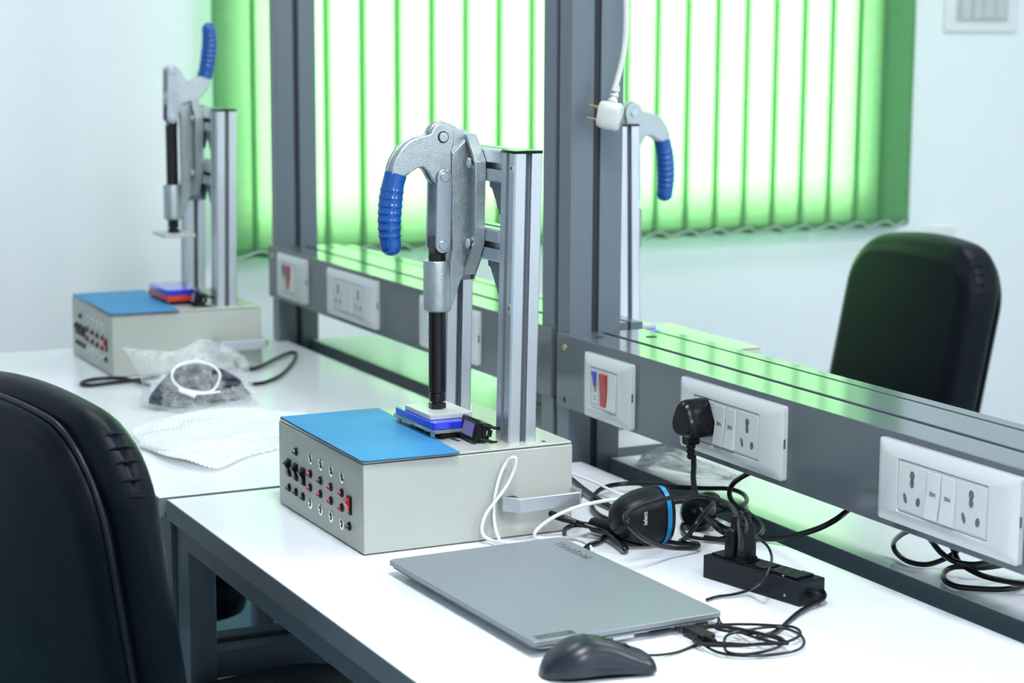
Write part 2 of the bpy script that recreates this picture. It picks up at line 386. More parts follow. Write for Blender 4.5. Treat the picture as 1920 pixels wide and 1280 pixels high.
bench('workbench', 'white topped bench behind the socket rail with a black coiled cable', -0.362, 1.05, 1.20, OB, side=1)

# ------------------------------------------------------------------ partition frames with socket rails
def partition(label, xl, xr, zt, zb, pl, pr):
    t = thing('partition_frame', label, 'partition frame', (0, 0, 0), 0, 'grey partition frames')
    for (a, b) in (pl, pr):
        for (c, d) in ((0.487, 0.5255), (0.537, 0.5755)):
            M().box(a, b, c, d, FZ, 1.20).ob('post', 'paint', t, bevel=0.0012)
        M().box(a+0.003, b-0.003, 0.5255, 0.537, -0.05, 1.19).ob('post_gap_fill', 'dark', t)  # near-black filler standing in for the shade in the open gap between tubes
    M().box(pl[0], pr[1], 0.487, 0.5755, 1.20, 1.24).ob('top_beam', 'paint', t, bevel=0.0015)
    r = M(); r.box(xl, xr, 0.481, 0.537, zb, zt)
    r = r.ob('socket_rail', 'rail', t, bevel=0.0012)
    M().box(pl[1], xr, 0.537, 0.546, zb+0.006, zt-0.012).ob('rail_gap_fill', 'paint', r)
    M().box(pl[1]+0.002, xr, 0.546, 0.6165, zb, zt).ob('rear_rail', 'rail', t, bevel=0.0012)
    M().box(pl[1]+0.03, xr, 0.6165, 0.6215, zb+0.006, zt-0.01).ob('rail_gap_fill', 'dark', t)  # shade of the narrow gap before the lip, painted as a near-black strip
    M().box(pl[1]+0.03, xr, 0.6215, 0.643, zb, zt).ob('rear_lip', 'rail', t, bevel=0.001)
    for (x, y) in ((xl+0.075, 0.512), (xl+0.105, 0.585)):
        M().cyl((x, y, zt-0.0006), (x, y, zt+0.0003), 0.0085, n=24).ob('cable_hole', 'dark', t)
    s = M().lathe((xl+0.0265, 0.481, zt-0.02), (0, -1, 0), [(0.0055, 0), (0.0052, 0.0015), (0.003, 0.003), (0, 0.0032)], 14).ob('screw', 'brass', r)
    M().cyl((xl+0.026, 0.4815, zb+0.012), (xl+0.026, 0.4805, zb+0.012), 0.004, n=12).ob('screw_hole', 'dark', r)
    return t
partition('grey partition frame with the socket rail beside the laptop', -0.400, 1.05, 0.1955, 0.083, (-0.409, -0.3715), (1.012, 1.05))
partition('grey partition frame with the blurred socket rail on the far bench', -1.700, -0.419, 0.199, 0.091, (-1.694, -1.656), (-0.461, -0.4225))

def holes(t, cx, y, cz):
    m = M()
    def oval(x, z, w_, h_, tilt=0):
        P = []
        for i in range(18):
            a = 2*PI*i/18; u, v = w_*math.cos(a), h_*math.sin(a)
            P.append((x+u*math.cos(tilt)-v*math.sin(tilt), z+u*math.sin(tilt)+v*math.cos(tilt)))
        m.prism(P, 'y', y+0.0005, y-0.0003)
    oval(cx, cz+0.0155, 0.0042, 0.0052); oval(cx, cz+0.0065, 0.0036, 0.0052)
    oval(cx-0.0115, cz-0.0125, 0.0028, 0.0062, 0.35); oval(cx+0.0115, cz-0.0125, 0.0036, 0.0052, -0.15)
    m.ob('socket_holes', 'print_', t)
def rocker(t, cx, y, cz, w_, h_, m='white', on=False, txt=None):
    a, b = (0.0045, 0.0015) if on else (0.0015, 0.0055)
    prof = [(y, cz-h_/2), (y-b, cz-h_/2), (y-0.0022, cz+0.004), (y-a, cz+h_/2), (y, cz+h_/2)]
    r = M().prism(prof, 'x', cx-w_/2, cx+w_/2).ob('rocker', m, t, bevel=0.0005)
    if txt:
        text(txt, 0.0068, frame4((cx, y-0.0025, cz+0.002), (1, 0, 0), (0, 0, 1)), 'print_', r, depth=0.0004)
    return r
def plate(kind, label, x0, x1, zc, y=0.481, h=0.095, txt='20A', group=None):
    w_ = x1-x0; cx = (x0+x1)/2
    t = thing('socket_plate' if kind != 'switch' else 'switch_plate', label, 'socket plate' if kind != 'switch' else 'switch plate', (cx, y, zc), 0, group)
    iw, ih = (0.152, 0.058) if kind != 'switch' else (0.076, 0.058)
    M().stack('y', [(w_, h, 0.004, 0), (w_, h, 0.004, -0.006), (w_-0.006, h-0.006, 0.006, -0.0085), (w_-0.03, h-0.022, 0.006, -0.0125),
                    (iw+0.004, ih+0.004, 0.002, -0.013), (iw+0.002, ih+0.002, 0.0015, -0.0105), (iw+0.001, ih+0.001, 0.001, -0.0105)]).ob('face_frame', 'white', t, ang=28)
    yy = -0.0122
    M().box(-iw/2, iw/2, yy, -0.004, -ih/2, ih/2).ob('module_carrier', 'white', t, bevel=0.0006)
    u = iw/6
    if kind == 'switch':
        u = iw/3
        m = M().box(-1.5*u+0.003, -0.5*u-0.003, yy-0.0015, yy, -0.022, 0.024).ob('indicator_module', 'white', t, bevel=0.0005)
        M().prism([(-1.5*u+0.004, 0.024), (-0.72*u, 0.025), (-0.78*u, 0.014), (-0.80*u, 0.003), (-1.03*u, 0.003), (-1.12*u, 0.014)], 'y', yy-0.0015, yy-0.0035).ob('blue_tab', 'blue', t, bevel=0.0006)
        M().box(-1.02*u, -0.78*u, yy-0.003, yy-0.0015, -0.004, 0.004).ob('brass_contact', 'brass', m)
        M().box(-1.1*u, -0.75*u, yy-0.0017, yy-0.0014, -0.0125, -0.0115).ob('printed_mark', 'print_', m)
        M().box(-1.1*u, -0.75*u, yy-0.0017, yy-0.0014, -0.0165, -0.0155).ob('printed_mark', 'print_', m)
        rocker(t, 0, yy, 0, u*0.72, 0.048, 'red', on=True)
        rocker(t, u, yy, 0, u*0.80, 0.050, 'white')
    else:
        for s in (-2, 2):
            M().box(s*u-u+0.001, s*u+u-0.001, yy-0.0008, yy, -ih/2+0.002, ih/2-0.002).ob('socket_module', 'white', t, bevel=0.0004)
            holes(t, s*u, yy-0.0008, 0)
        rocker(t, -0.5*u, yy, 0, u*0.86, 0.052, 'white', txt=txt); rocker(t, 0.5*u, yy, 0, u*0.86, 0.052, 'white', txt=txt)
    M().box(w_/2-0.0005, w_/2+0.0004, -0.006, -0.003, -0.006, 0.006).ob('release_notch', 'print_', t)
    return t
plate('switch', 'white plate with a red rocker and blue tab nearest the laptop', -0.3000, -0.162, 0.1335)
plate('socket', 'white double socket plate with the black plug in its left socket', -0.0290, 0.215, 0.140, group='double socket plates')
plate('socket', 'empty white double socket plate at the right edge of the photo', 0.409, 0.649, 0.140, group='double socket plates')
plate('switch', 'blurred white plate with a red rocker on the far socket rail', -1.6270, -1.4637, 0.1465, h=0.090)
plate('socket', 'blurred white double socket plate on the far rail left of the plunger', -1.3436, -1.0958, 0.1465, h=0.090, txt=None, group='double socket plates')
plate('socket', 'white double socket plate on the far rail hidden behind the aluminium column', -0.9003, -0.6651, 0.1465, h=0.090, txt=None, group='double socket plates')

# ------------------------------------------------------------------ test fixture (local origin: near lower corner of the enclosure)
BW, BD, BH, LZ = 0.306, 0.2935, 0.1155, 0.1195
FX = thing('test_fixture', 'sharp nearest test fixture with toggle clamp pressed down, blue nest and white side cable', 'test fixture', (0, 0, 0), 0, 'test fixtures')
enc = M().box(-BW, 0, 0, BD, 0.0015, BH).ob('enclosure', 'box', FX, bevel=0.0016, seg=3)
M().box(-BW+0.004, -0.004, 0.004, BD-0.004, BH, BH+0.0012).ob('lid_gasket', 'dark', enc)
lidp = rrect(BW-0.001, BD-0.001, 0.003, 3, -BW/2, BD/2)
lid = M().prism(lidp, 'z', BH+0.0012, LZ).ob('lid', 'lid', FX, bevel=0.0008)
for (x, y) in ((-0.012, 0.255), (-BW+0.03, 0.275)):
    s = M().lathe((x, y, LZ), (0, 0, 1), [(0.0055, 0), (0.005, 0.0009), (0.002, 0.0012), (0, 0.0012)], 16).ob('lid_screw', 'chrome', lid)
    M().box(x-0.003, x+0.003, y-0.0006, y+0.0006, LZ+0.0011, LZ+0.0014).ob('screw_slot', 'dark', lid)
LAM = [(-0.2367, 0.0000, 0.0866), (-0.1836, 0.0000, 0.0671), (-0.1465, 0.0000, 0.0658), (-0.1095, -0.0000, 0.0651), (-0.0711, 0.0000, 0.0655), (-0.1842, -0.0000, 0.0482), (-0.1470, 0.0000, 0.0476), (-0.1095, 0.0000, 0.0468), (-0.0716, -0.0000, 0.0463), (-0.2651, 0.0000, 0.0309), (-0.2387, 0.0000, 0.0304), (-0.2122, 0.0000, 0.0299), (-0.0466, -0.0000, 0.0276)]
LM = ['greenl', 'redl', 'darkl', 'redl', 'redl', 'redl', 'redl', 'redl', 'redl', 'yell', 'darkl', 'yell', 'darkl']
for p, lm in zip(LAM, LM):
    b = M().lathe((p[0], 0, p[2]), (0, -1, 0), [(0.0060, 0), (0.0056, 0.0016), (0.0042, 0.0030), (0.0030, 0.0032)], 14).ob('indicator_lamp', 'blackp', FX)
    M().lathe((p[0], -0.0030, p[2]), (0, -1, 0), [(0.0029, 0), (0.0028, 0.0020), (0.0020, 0.0034), (0, 0.0039)], 12).ob('lens', lm, b)
RK = [(-0.2655, -0.0000, 0.0586), (-0.2384, 0.0000, 0.0580), (-0.2107, 0.0000, 0.0574), (-0.0460, -0.0000, 0.0550)]
for i, p in enumerate(RK):
    b = M().stack('y', [(0.0145, 0.0235, 0.001, 0), (0.0145, 0.0235, 0.001, -0.0018), (0.013, 0.022, 0.001, -0.0022)], 2, p[0], p[2]).ob('rocker_switch', 'blackp', FX)
    c = p[2]; M().prism([(-0.002, c-0.0095), (-0.0038, c-0.0095), (-0.0045, c-0.001), (-0.0085, c+0.0055), (-0.0055, c+0.009), (-0.002, c+0.0095)], 'x', p[0]-0.005, p[0]+0.005).ob('rocker', 'redl' if i == 3 else 'blackg', b, bevel=0.0004)
SK = [(-0.1823, 0.0000, 0.0877), (-0.1451, 0.0000, 0.0870), (-0.1078, -0.0000, 0.0866), (-0.0701, 0.0000, 0.0857), (-0.1843, 0.0000, 0.0270), (-0.1469, 0.0000, 0.0265), (-0.1095, 0.0000, 0.0260), (-0.0716, 0.0000, 0.0250)]
for p in SK:
    b = M().lathe((p[0], 0, p[2]), (0, -1, 0), [(0.0078, 0), (0.0078, 0.001), (0.0052, 0.0016), (0.0048, 0.0004)], 18).ob('jack_socket', 'chrome', FX)
    M().cyl((p[0], -0.0003, p[2]), (p[0], -0.0012, p[2]), 0.0048, n=14).ob('hole', 'dark', b)
    M().cyl((p[0], -0.001, p[2]), (p[0], -0.0024, p[2]), 0.002, n=10).ob('pin', 'chrome', b)
# side handle
hd = M()
hy0, hy1, hz0, hz1 = 0.197, 0.288, 0.041, 0.059
prof = [(0.0, hy0-0.012), (0.016, hy0-0.012), (0.032, hy0+0.004), (0.032, hy1), (0.018, hy1+0.010), (0.0, hy1+0.010), (0.0, hy1+0.004), (0.014, hy1+0.004), (0.026, hy1-0.004), (0.026, hy0+0.008), (0.014, hy0-0.006), (0.0, hy0-0.006)]
hd.prism(prof, 'z', hz0, hz1)
hnd = hd.ob('carry_handle', 'alu', FX, bevel=0.001)
M().box(0.0, 0.012, hy0-0.011, hy0+0.012, hz0+0.003, hz1-0.003).ob('mounting_foot', 'blackp', hnd, bevel=0.001)
M().lathe((0.012, hy0, 0.05), (1, 0, 0), [(0.0055, 0), (0.0055, 0.002), (0.003, 0.002), (0.003, 0.0008), (0, 0.0008)], 14).ob('screw', 'chrome', hnd)
M().lathe((0.012, hy1+0.010, 0.05), (0, 1, 0), [(0.0055, 0), (0.0055, 0.002), (0, 0.002)], 14).ob('screw', 'blackp', hnd)
# aluminium columns: T-slot section
def tslot(x0, x1, y0, y1):
    cx, cy, h = (x0+x1)/2, (y0+y1)/2, (x1-x0)/2; c, sw, sd = 0.0022, 0.0044, 0.0085
    q = [(h-c, -h), (h, -h+c), (h, -sw), (h-0.002, -sw), (h-0.002, -sw-0.003), (h-sd, -sw-0.001), (h-sd, sw+0.001), (h-0.002, sw+0.003), (h-0.002, sw), (h, sw), (h, h-c), (h-c, h)]
    P = []
    for k in range(4):
        a = k*PI/2
        for (u, v) in (q[:-1] if True else q):
            P.append((cx+u*math.cos(a)-v*math.sin(a), cy+u*math.sin(a)+v*math.cos(a)))
    return P
TOP = 0.4925
def lean(p): return (p.x+0.008*(p.z-LZ), p.y+0.0155*(p.z-LZ), p.z)
def column(x0, x1, y0, y1, lab=False):
    c = M().prism(tslot(x0, x1, y0, y1), 'z', LZ, TOP).xf(lean).ob('column', 'alu', FX, ang=30)
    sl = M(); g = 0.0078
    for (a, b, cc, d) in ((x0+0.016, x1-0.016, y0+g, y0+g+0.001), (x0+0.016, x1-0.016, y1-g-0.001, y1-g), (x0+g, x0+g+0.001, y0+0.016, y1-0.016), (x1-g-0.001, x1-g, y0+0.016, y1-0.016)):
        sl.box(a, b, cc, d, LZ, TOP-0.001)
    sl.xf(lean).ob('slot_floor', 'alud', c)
    M().prism(rrect(x1-x0+0.001, y1-y0+0.001, 0.003, 3, (x0+x1)/2, (y0+y1)/2), 'z', TOP, TOP+0.0038).xf(lean).ob('end_cap', 'blackg', c, bevel=0.0008)
    if lab:
        z = 0.474; lx, ly = lean(Vector((x1, y0, z)))[:2]
        M().box(lx-0.0125, lx-0.004, ly-0.0003, ly+0.001, z-0.004, z+0.004).ob('sticker', 'white', c)
        M().box(lx-0.0115, lx-0.008, ly-0.0005, ly, z-0.002, z+0.002).ob('sticker_print', 'dark', c)
        z = 0.295; lx, ly = lean(Vector((x1, y0, z)))[:2]
        M().box(lx-0.010, lx-0.004, ly-0.0003, ly+0.001, z-0.006, z+0.006).ob('sticker', 'white', c)
        text('22', 0.0055, frame4((lx-0.007, ly-0.0005, z), (0, 0, -1), (1, 0, 0)), 'dark', c)
    return c
column(-0.060, -0.020, 0.2105, 0.2505, True); column(-0.258, -0.218, 0.2105, 0.2505)
for z1 in (TOP+0.0025, 0.3925):
    z0 = z1-0.042; q = tslot(z0, z1, 0.2105, 0.2505)      # reuse the section, turned to run along x
    P = [(v, u) for (u, v) in q]
    dx = 0.008*(z0-LZ); dy = 0.0155*(z0-LZ)
    c = M().prism([(a+dy, b) for a, b in P], 'x', -0.218+dx, -0.060+dx).ob('crossbar', 'alu', FX, ang=30)
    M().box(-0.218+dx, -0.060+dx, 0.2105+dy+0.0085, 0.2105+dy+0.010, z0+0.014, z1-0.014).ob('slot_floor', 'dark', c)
    for (xa, s) in ((-0.060+dx, -1), (-0.218+dx, 1)):
        b = M()
        b.prism([(xa, z0), (xa+s*0.036, z0), (xa+s*0.036, z0-0.007), (xa+s*0.029, z0-0.009), (xa+s*0.009, z0-0.036), (xa+s*0.007, z0-0.041), (xa, z0-0.041)], 'y', 0.2125+dy, 0.2165+dy)
        b.prism([(xa, z0), (xa+s*0.036, z0), (xa+s*0.036, z0-0.007), (xa+s*0.029, z0-0.009), (xa+s*0.009, z0-0.036), (xa+s*0.007, z0-0.041), (xa, z0-0.041)], 'y', 0.2445+dy, 0.2485+dy)
        b.box(min(xa, xa+s*0.036), max(xa, xa+s*0.036), 0.2165+dy, 0.2445+dy, z0-0.005, z0-0.0003)
        b.box(min(xa+s*0.0003, xa+s*0.005), max(xa+s*0.0003, xa+s*0.005), 0.2165+dy, 0.2445+dy, z0-0.041, z0)
        b.ob('corner_bracket', 'alud', FX, bevel=0.0004)

# toggle clamp
XC = -0.139
fl = M()
def octo(w_, zt, z1, z2, zb, tw=0.014, bw=0.014):
    return [(XC+tw, zt), (XC+w_, z1), (XC+w_, z2), (XC+bw, zb), (XC-bw, zb), (XC-w_, z2), (XC-w_, z1), (XC-tw, zt)]
outer = octo(0.043, 0.5125, 0.4785, 0.371, 0.328); inner = octo(0.0385, 0.504, 0.4765, 0.373, 0.337, 0.0125, 0.0125)
yf, yb_ = 0.1975, 0.2125
n = 8; V = []
for pl, yy in ((outer, yb_), (outer, yf), (inner, yf), (inner, 0.2060)):
    V += [(x, yy+0.0155*(z-LZ)-0.004, z) for x, z in pl]
F = [(a*n+i, a*n+(i+1) % n, (a+1)*n+(i+1) % n, (a+1)*n+i) for a in range(3) for i in range(n)]+[tuple(range(3*n, 4*n)), tuple(range(n))]
fl.add(V, F)
body = fl.ob('clamp_body', 'zinc', FX, bevel=0.0008)
WEB = [(-0.1280, 0.1804, 0.4876), (-0.1280, 0.1958, 0.5012), (-0.1280, 0.2066, 0.5120), (-0.1280, 0.2104, 0.4995), (-0.1280, 0.2115, 0.3377), (-0.1280, 0.1990, 0.3284), (-0.1280, 0.1943, 0.3216), (-0.1280, 0.1788, 0.2799), (-0.1280, 0.1788, 0.3464), (-0.1280, 0.1812, 0.3604)]
EAR = [(-0.1280, 0.1523, 0.5062), (-0.1280, 0.1500, 0.5159), (-0.1280, 0.1538, 0.5241), (-0.1280, 0.1607, 0.5288), (-0.1280, 0.1698, 0.5300), (-0.1280, 0.1804, 0.5264), (-0.1280, 0.2112, 0.5133), (-0.1280, 0.2050, 0.4856), (-0.1280, 0.1820, 0.4793), (-0.1280, 0.1728, 0.4899), (-0.1280, 0.1621, 0.4922)]
web = M().prism([(p[1], p[2]) for p in WEB], 'x', XC-0.0095, XC+0.0095); web.prism([(p[1], p[2]) for p in EAR], 'x', XC-0.0055, XC+0.0055)
web.ob('clamp_web', 'zinc', body, bevel=0.0014)
M().lathe((XC, 0.1635, 0.2805), (0, 0, 1), [(0.0125, 0.0), (0.0168, 0.0), (0.0183, 0.002), (0.0183, 0.064), (0.0172, 0.067), (0.0125, 0.067)], 32).ob('guide_sleeve', 'zinc', body)
for (bx, bz) in ((XC+0.0255, 0.4765), (XC+0.0255, 0.3705), (XC-0.0255, 0.4765), (XC-0.0255, 0.3705)):
    dy = 0.0155*(bz-LZ)-0.004
    b = M().cyl((bx, 0.2060+dy, bz), (bx, 0.2040+dy, bz), 0.0095, n=20); b.cyl((bx, 0.2040+dy, bz), (bx, 0.1955+dy, bz), 0.0072, n=6); b.cyl((bx, 0.1958+dy, bz), (bx, 0.1948+dy, bz), 0.0055, n=14)
    b.ob('bolt', 'chrome', body, bevel=0.0004)
M().cyl((XC-0.027, 0.2075, 0.333), (XC-0.027, 0.199, 0.333), 0.0055, n=6).ob('bolt', 'chrome', body)
PIV = (-0.1270, 0.1670, 0.5094); PIN = (-0.1225, 0.1672, 0.4578); PIN2 = (-0.1225, 0.1648, 0.3687)
LEV = [(-0.1270, 0.1496, 0.5132), (-0.1270, 0.1534, 0.5214), (-0.1270, 0.1594, 0.5261), (-0.1270, 0.1678, 0.5273), (-0.1270, 0.1762, 0.5237), (-0.1270, 0.1815, 0.5167), (-0.1270, 0.1838, 0.5091), (-0.1270, 0.1815, 0.4987), (-0.1270, 0.1792, 0.4898), (-0.1270, 0.1792, 0.4613), (-0.1270, 0.1784, 0.4516), (-0.1270, 0.1723, 0.4448), (-0.1270, 0.1601, 0.4466), (-0.1270, 0.1525, 0.4538), (-0.1270, 0.1464, 0.4650), (-0.1270, 0.1396, 0.4714), (-0.1270, 0.1313, 0.4703), (-0.1270, 0.1238, 0.4663), (-0.1270, 0.1170, 0.4624), (-0.1270, 0.1088, 0.4578), (-0.1270, 0.0946, 0.4624), (-0.1270, 0.0954, 0.4719), (-0.1270, 0.0999, 0.4827), (-0.1270, 0.1082, 0.4949), (-0.1270, 0.1195, 0.5049), (-0.1270, 0.1322, 0.5101)]
poly = [(p[1], p[2]) for p in LEV]
lev = M().prism(poly, 'x', XC+0.0062, XC+0.0120); lev.prism(poly, 'x', XC-0.0120, XC-0.0062)
arm = [(-0.1390, 0.0974, 0.4498), (-0.1390, 0.0968, 0.4642), (-0.1390, 0.0991, 0.4772), (-0.1390, 0.1074, 0.4901), (-0.1390, 0.1202, 0.5008), (-0.1390, 0.1322, 0.5061), (-0.1390, 0.1413, 0.5045), (-0.1390, 0.1450, 0.4795), (-0.1390, 0.1359, 0.4721), (-0.1390, 0.1261, 0.4669), (-0.1390, 0.1162, 0.4596), (-0.1390, 0.1109, 0.4493)]
lev.prism([(p[1], p[2]) for p in arm], 'x', XC-0.0085, XC+0.0085)
lever = lev.ob('lever', 'zinc', FX, bevel=0.0016, seg=3)
GL = [(-0.1390, 0.1050, 0.4626), (-0.1390, 0.1012, 0.4496), (-0.1390, 0.0981, 0.4325), (-0.1390, 0.0965, 0.4153), (-0.1390, 0.0956, 0.3980), (-0.1390, 0.0963, 0.3806), (-0.1390, 0.0977, 0.3680), (-0.1390, 0.0984, 0.3610), (-0.1390, 0.0988, 0.3561)]
def even(P, n):
    P = [Vector(p) for p in P]; D = [0.0]
    for a, b in zip(P, P[1:]): D.append(D[-1]+(b-a).length)
    out = []; j = 0
    for k in range(n+1):
        t = D[-1]*k/n
        while j < len(P)-2 and D[j+1] < t: j += 1
        out.append(P[j].lerp(P[j+1], (t-D[j])/max(1e-9, D[j+1]-D[j])))
    return out
GP = even(spline([(XC, p[1], p[2]) for p in GL], 9), 80)
def grr(t):
    e = 1.0 if t < 0.88 else math.sqrt(max(0.01, 1-((t-0.88)/0.12)**2))
    rid = 0.0009*max(0, math.sin(2*PI*11*t)) if 0.16 < t < 0.8 else 0.0
    return (0.0138+0.0014*math.sin(PI*min(1, t*1.25))+rid+0.0008*max(0, 1-t*9))*e
gr = M().tube(GP, grr, 20)
gr.xf(lambda p: (XC+(p.x-XC)*1.04, p.y, p.z))
gr = gr.ob('grip', 'grip', lever, ang=80)
py, pz = PIV[1], PIV[2]
M().cyl((XC-0.0145, py, pz), (XC+0.0145, py, pz), 0.0062, n=20).ob('pivot_pin', 'steel', lever, bevel=0.0005)
M().lathe((XC+0.0118, py, pz), (1, 0, 0), [(0.0078, 0), (0.0078, 0.0006), (0.0064, 0.0006)], 20).ob('pin_ring', 'dark', lever)
py, pz = PIN[1], PIN[2]; p2y, p2z = PIN2[1], PIN2[2]
def strap(x0, x1):
    P = []; r = 0.0102
    for i in range(13): a = PI*i/12; P.append((py+r*math.cos(a), pz+r*math.sin(a)))
    for i in range(13): a = PI+PI*i/12; P.append((p2y+r*math.cos(a), p2z+r*math.sin(a)))
    return M().prism(P, 'x', x0, x1)
for (x0, x1) in ((XC+0.0135, XC+0.0175), (XC-0.0175, XC-0.0135)):
    s = strap(x0, x1).ob('link', 'steel', FX, bevel=0.0008)
    sx = x1 if x0 > XC else x0; d = 1 if x0 > XC else -1
    for (a, b) in ((py, pz), (p2y, p2z)):
        M().lathe((sx, a, b), (d, 0, 0), [(0.0066, -0.004), (0.0066, 0.0014), (0.0058, 0.0022), (0, 0.0022)], 20).ob('rivet', 'steel', s)
rod = M().lathe((XC, 0.1635, 0.171), (0, 0, 1), [(0.0105, 0), (0.0115, 0.001), (0.0115, 0.186), (0.0105, 0.187)], 28)
rod.box(XC-0.0105, XC+0.0105, 0.1560, 0.1730, 0.357, 0.3765)
rod = rod.ob('push_rod', 'blackm', FX)
M().cyl((XC, 0.1635, 0.1495), (XC, 0.1635, 0.172), 0.0075, n=20).ob('stud', 'blackm', rod)
M().cyl((XC, 0.1635, 0.1497), (XC, 0.1635, 0.1575), 0.0118, n=6, rot=0.2).ob('nut', 'blackm', rod, bevel=0.0006)
M().cyl((XC, 0.1635, 0.1595), (XC, 0.1635, 0.170), 0.0108, n=20).ob('nut', 'blackm', rod, bevel=0.0008)
pp = M().prism(rrect(0.085, 0.062, 0.003, 3, XC, 0.165), 'z', 0.1430, 0.1495).ob('press_plate', 'pvc', FX, bevel=0.0006)
# nest under the plunger
def nest(mt):
    nb = M().prism(rrect(0.128, 0.066, 0.004, 3, -0.141, 0.163), 'z', 0.1335, 0.1428).ob('nest_block', mt, FX, bevel=0.0008)
    for (x, y) in ((-0.086, 0.1365), (-0.196, 0.1365), (-0.196, 0.189), (-0.086, 0.189)):
        M().lathe((x, y, 0.1428), (0, 0, 1), [(0.0025, 0), (0.0025, 0.0006), (0, 0.0008)], 10).ob('nest_screw', 'chrome', nb)
    return nb
n1 = nest('acryl')
cp = M().prism(rrect(0.134, 0.068, 0.004, 3, -0.142, 0.163), 'z', 0.1290, 0.1333).ob('clear_plate', 'clear', FX, bevel=0.0006)
for (x, y) in ((-0.093, 0.136), (-0.203, 0.136), (-0.203, 0.190), (-0.083, 0.190)):
    M().cyl((x, y, LZ), (x, y, 0.129), 0.0032, n=12).ob('standoff', 'pvc', FX)
M().prism(rrect(0.10, 0.045, 0.002, 2, -0.135, 0.166), 'z', LZ, LZ+0.0055).ob('probe_block', 'blackp', FX)
for (x, y) in ((-0.118, 0.1365), (-0.15, 0.1365)):
    M().cyl((x, y, LZ+0.001), (x, y, 0.129), 0.001, n=6).ob('probe_pin', 'brass', FX)

# the copy on the far bench: clamp open (lever swung up, rod raised), red nest
CLIP = ('carry_handle',)
F2 = dup(FX, (-1.3686, 0.0547, 0.0), -0.0036, 'blurred test fixture on the far bench with its blue lever swung up')
for ch in F2.children:
    b = base(ch)
    if b == 'lever':
        piv = Vector((XC, PIV[1], PIV[2])); R = Matrix.Rotation(PI*0.985, 4, 'X')
        ch.matrix_local = Matrix.Translation(piv) @ R @ Matrix.Translation(-piv)
    elif b == 'link': ch.location.z = 0.1085; ch.location.y = -0.003
    elif b in ('push_rod', 'press_plate'): ch.location.z = 0.1045
    elif b == 'nest_block': ch.location.z = 0.006
    elif b == 'clear_plate': ch.data = ch.data.copy(); ch.data.materials[0] = K['redo']; ch.scale = (1, 1, 2.6); ch.location.z = -0.2085; ch['label'] = 'orange-red lower nest plate'
    elif b == 'column':
        for s in list(ch.children):
            if base(s) in ('sticker', 'sticker_print', 'lettering'): bpy.data.objects.remove(s)
F3 = dup(FX, (-0.848, 0.9505, 0), PI, 'test fixture on the bench behind the partition, turned to face away, lever down')
for ch in F3.children:
    if base(ch) == 'column':
        for s in list(ch.children):
            if base(s) in ('sticker', 'sticker_print', 'lettering'): bpy.data.objects.remove(s)

# blue mats lying on the fixture lids
def mat_on(name, label, loc, rz):
    P = [(-0.3045, 0.002), (-0.001, -0.003), (0.0035, 0.003), (0.0075, 0.128), (-0.145, 0.139), (-0.306, 0.148)]
    t = thing(name, label, 'mat', loc, rz, 'blue rubber mats')
    M().prism(P, 'z', 0.0002, 0.0012).ob('backing', 'matb', t)
    M().prism([(x, y) for x, y in P], 'z', 0.0012, 0.0026).ob('surface', 'mat_', t)
    return t
mat_on('rubber_mat', 'bright blue rubber mat on the lid of the nearest fixture', (0, 0, LZ), 0)
f2 = Vector((-1.3686, 0.0547, 0.0))
mat_on('rubber_mat', 'blurred blue rubber mat on the lid of the far bench fixture', (f2.x, f2.y, LZ), -0.0036)
def meter(label, loc, rz, tilt):
    t = thing('panel_meter', label, 'panel meter', loc, rz, 'panel meters')
    t.rotation_euler = (tilt, 0, rz)
    b = M().stack('y', [(0.040, 0.027, 0.002, 0), (0.048, 0.030, 0.002, -0.0001), (0.048, 0.030, 0.002, -0.004), (0.045, 0.027, 0.001, -0.0055), (0.036, 0.018, 0.001, -0.0055), (0.036, 0.018, 0.001, -0.0035)], 2, 0, 0.0155).ob('bezel', 'blackg', t)
    M().box(-0.0185, 0.0185, -0.0040, -0.003, 0.0065, 0.0245).ob('screen', 'screen', t)
    M().box(-0.0205, 0.0205, -0.0001, 0.018, 0.004, 0.027).ob('case', 'blackp', t, bevel=0.001)
    for z in (0.006, 0.0245):
        M().tube(spline([(0.021, 0.004, z), (0.0235, 0.014, z), (0.024, 0.022, z-0.001), (0.0215, 0.029, z-0.001)], 4), 0.0022, 8).ob('spring_clip', 'blackp', t)
    M().box(0.0205, 0.0225, 0.006, 0.020, 0.011, 0.020).ob('terminal_block', 'blackp', t, bevel=0.0006)
    M().cyl((0.0227, 0.012, 0.0125), (0.0227, 0.012, 0.0185), 0.0009, n=8).ob('terminal_screw', 'chrome', t)
    return t
meter('small black panel meter lying tilted beside the blue nest', (-0.0585, 0.172, LZ+0.001), -0.02, -0.22)
meter('blurred black panel meter lying on the far bench fixture', (f2.x-0.055, f2.y+0.175, LZ+0.001), -0.1, -0.22)
M4 = M().box(-0.0, 0.03, 0, 0.009, 0, 0.0006)
o = M4.ob('paper_label', 'white'); o.location = (-0.085, 0.152, LZ); o.rotation_euler = (0, 0, 0.1)
tag(o, 'small white printed label under the tilted panel meter', 'label'); M().box(0.004, 0.026, 0.002, 0.007, 0.0006, 0.0008).ob('printed_mark', 'dark', o)

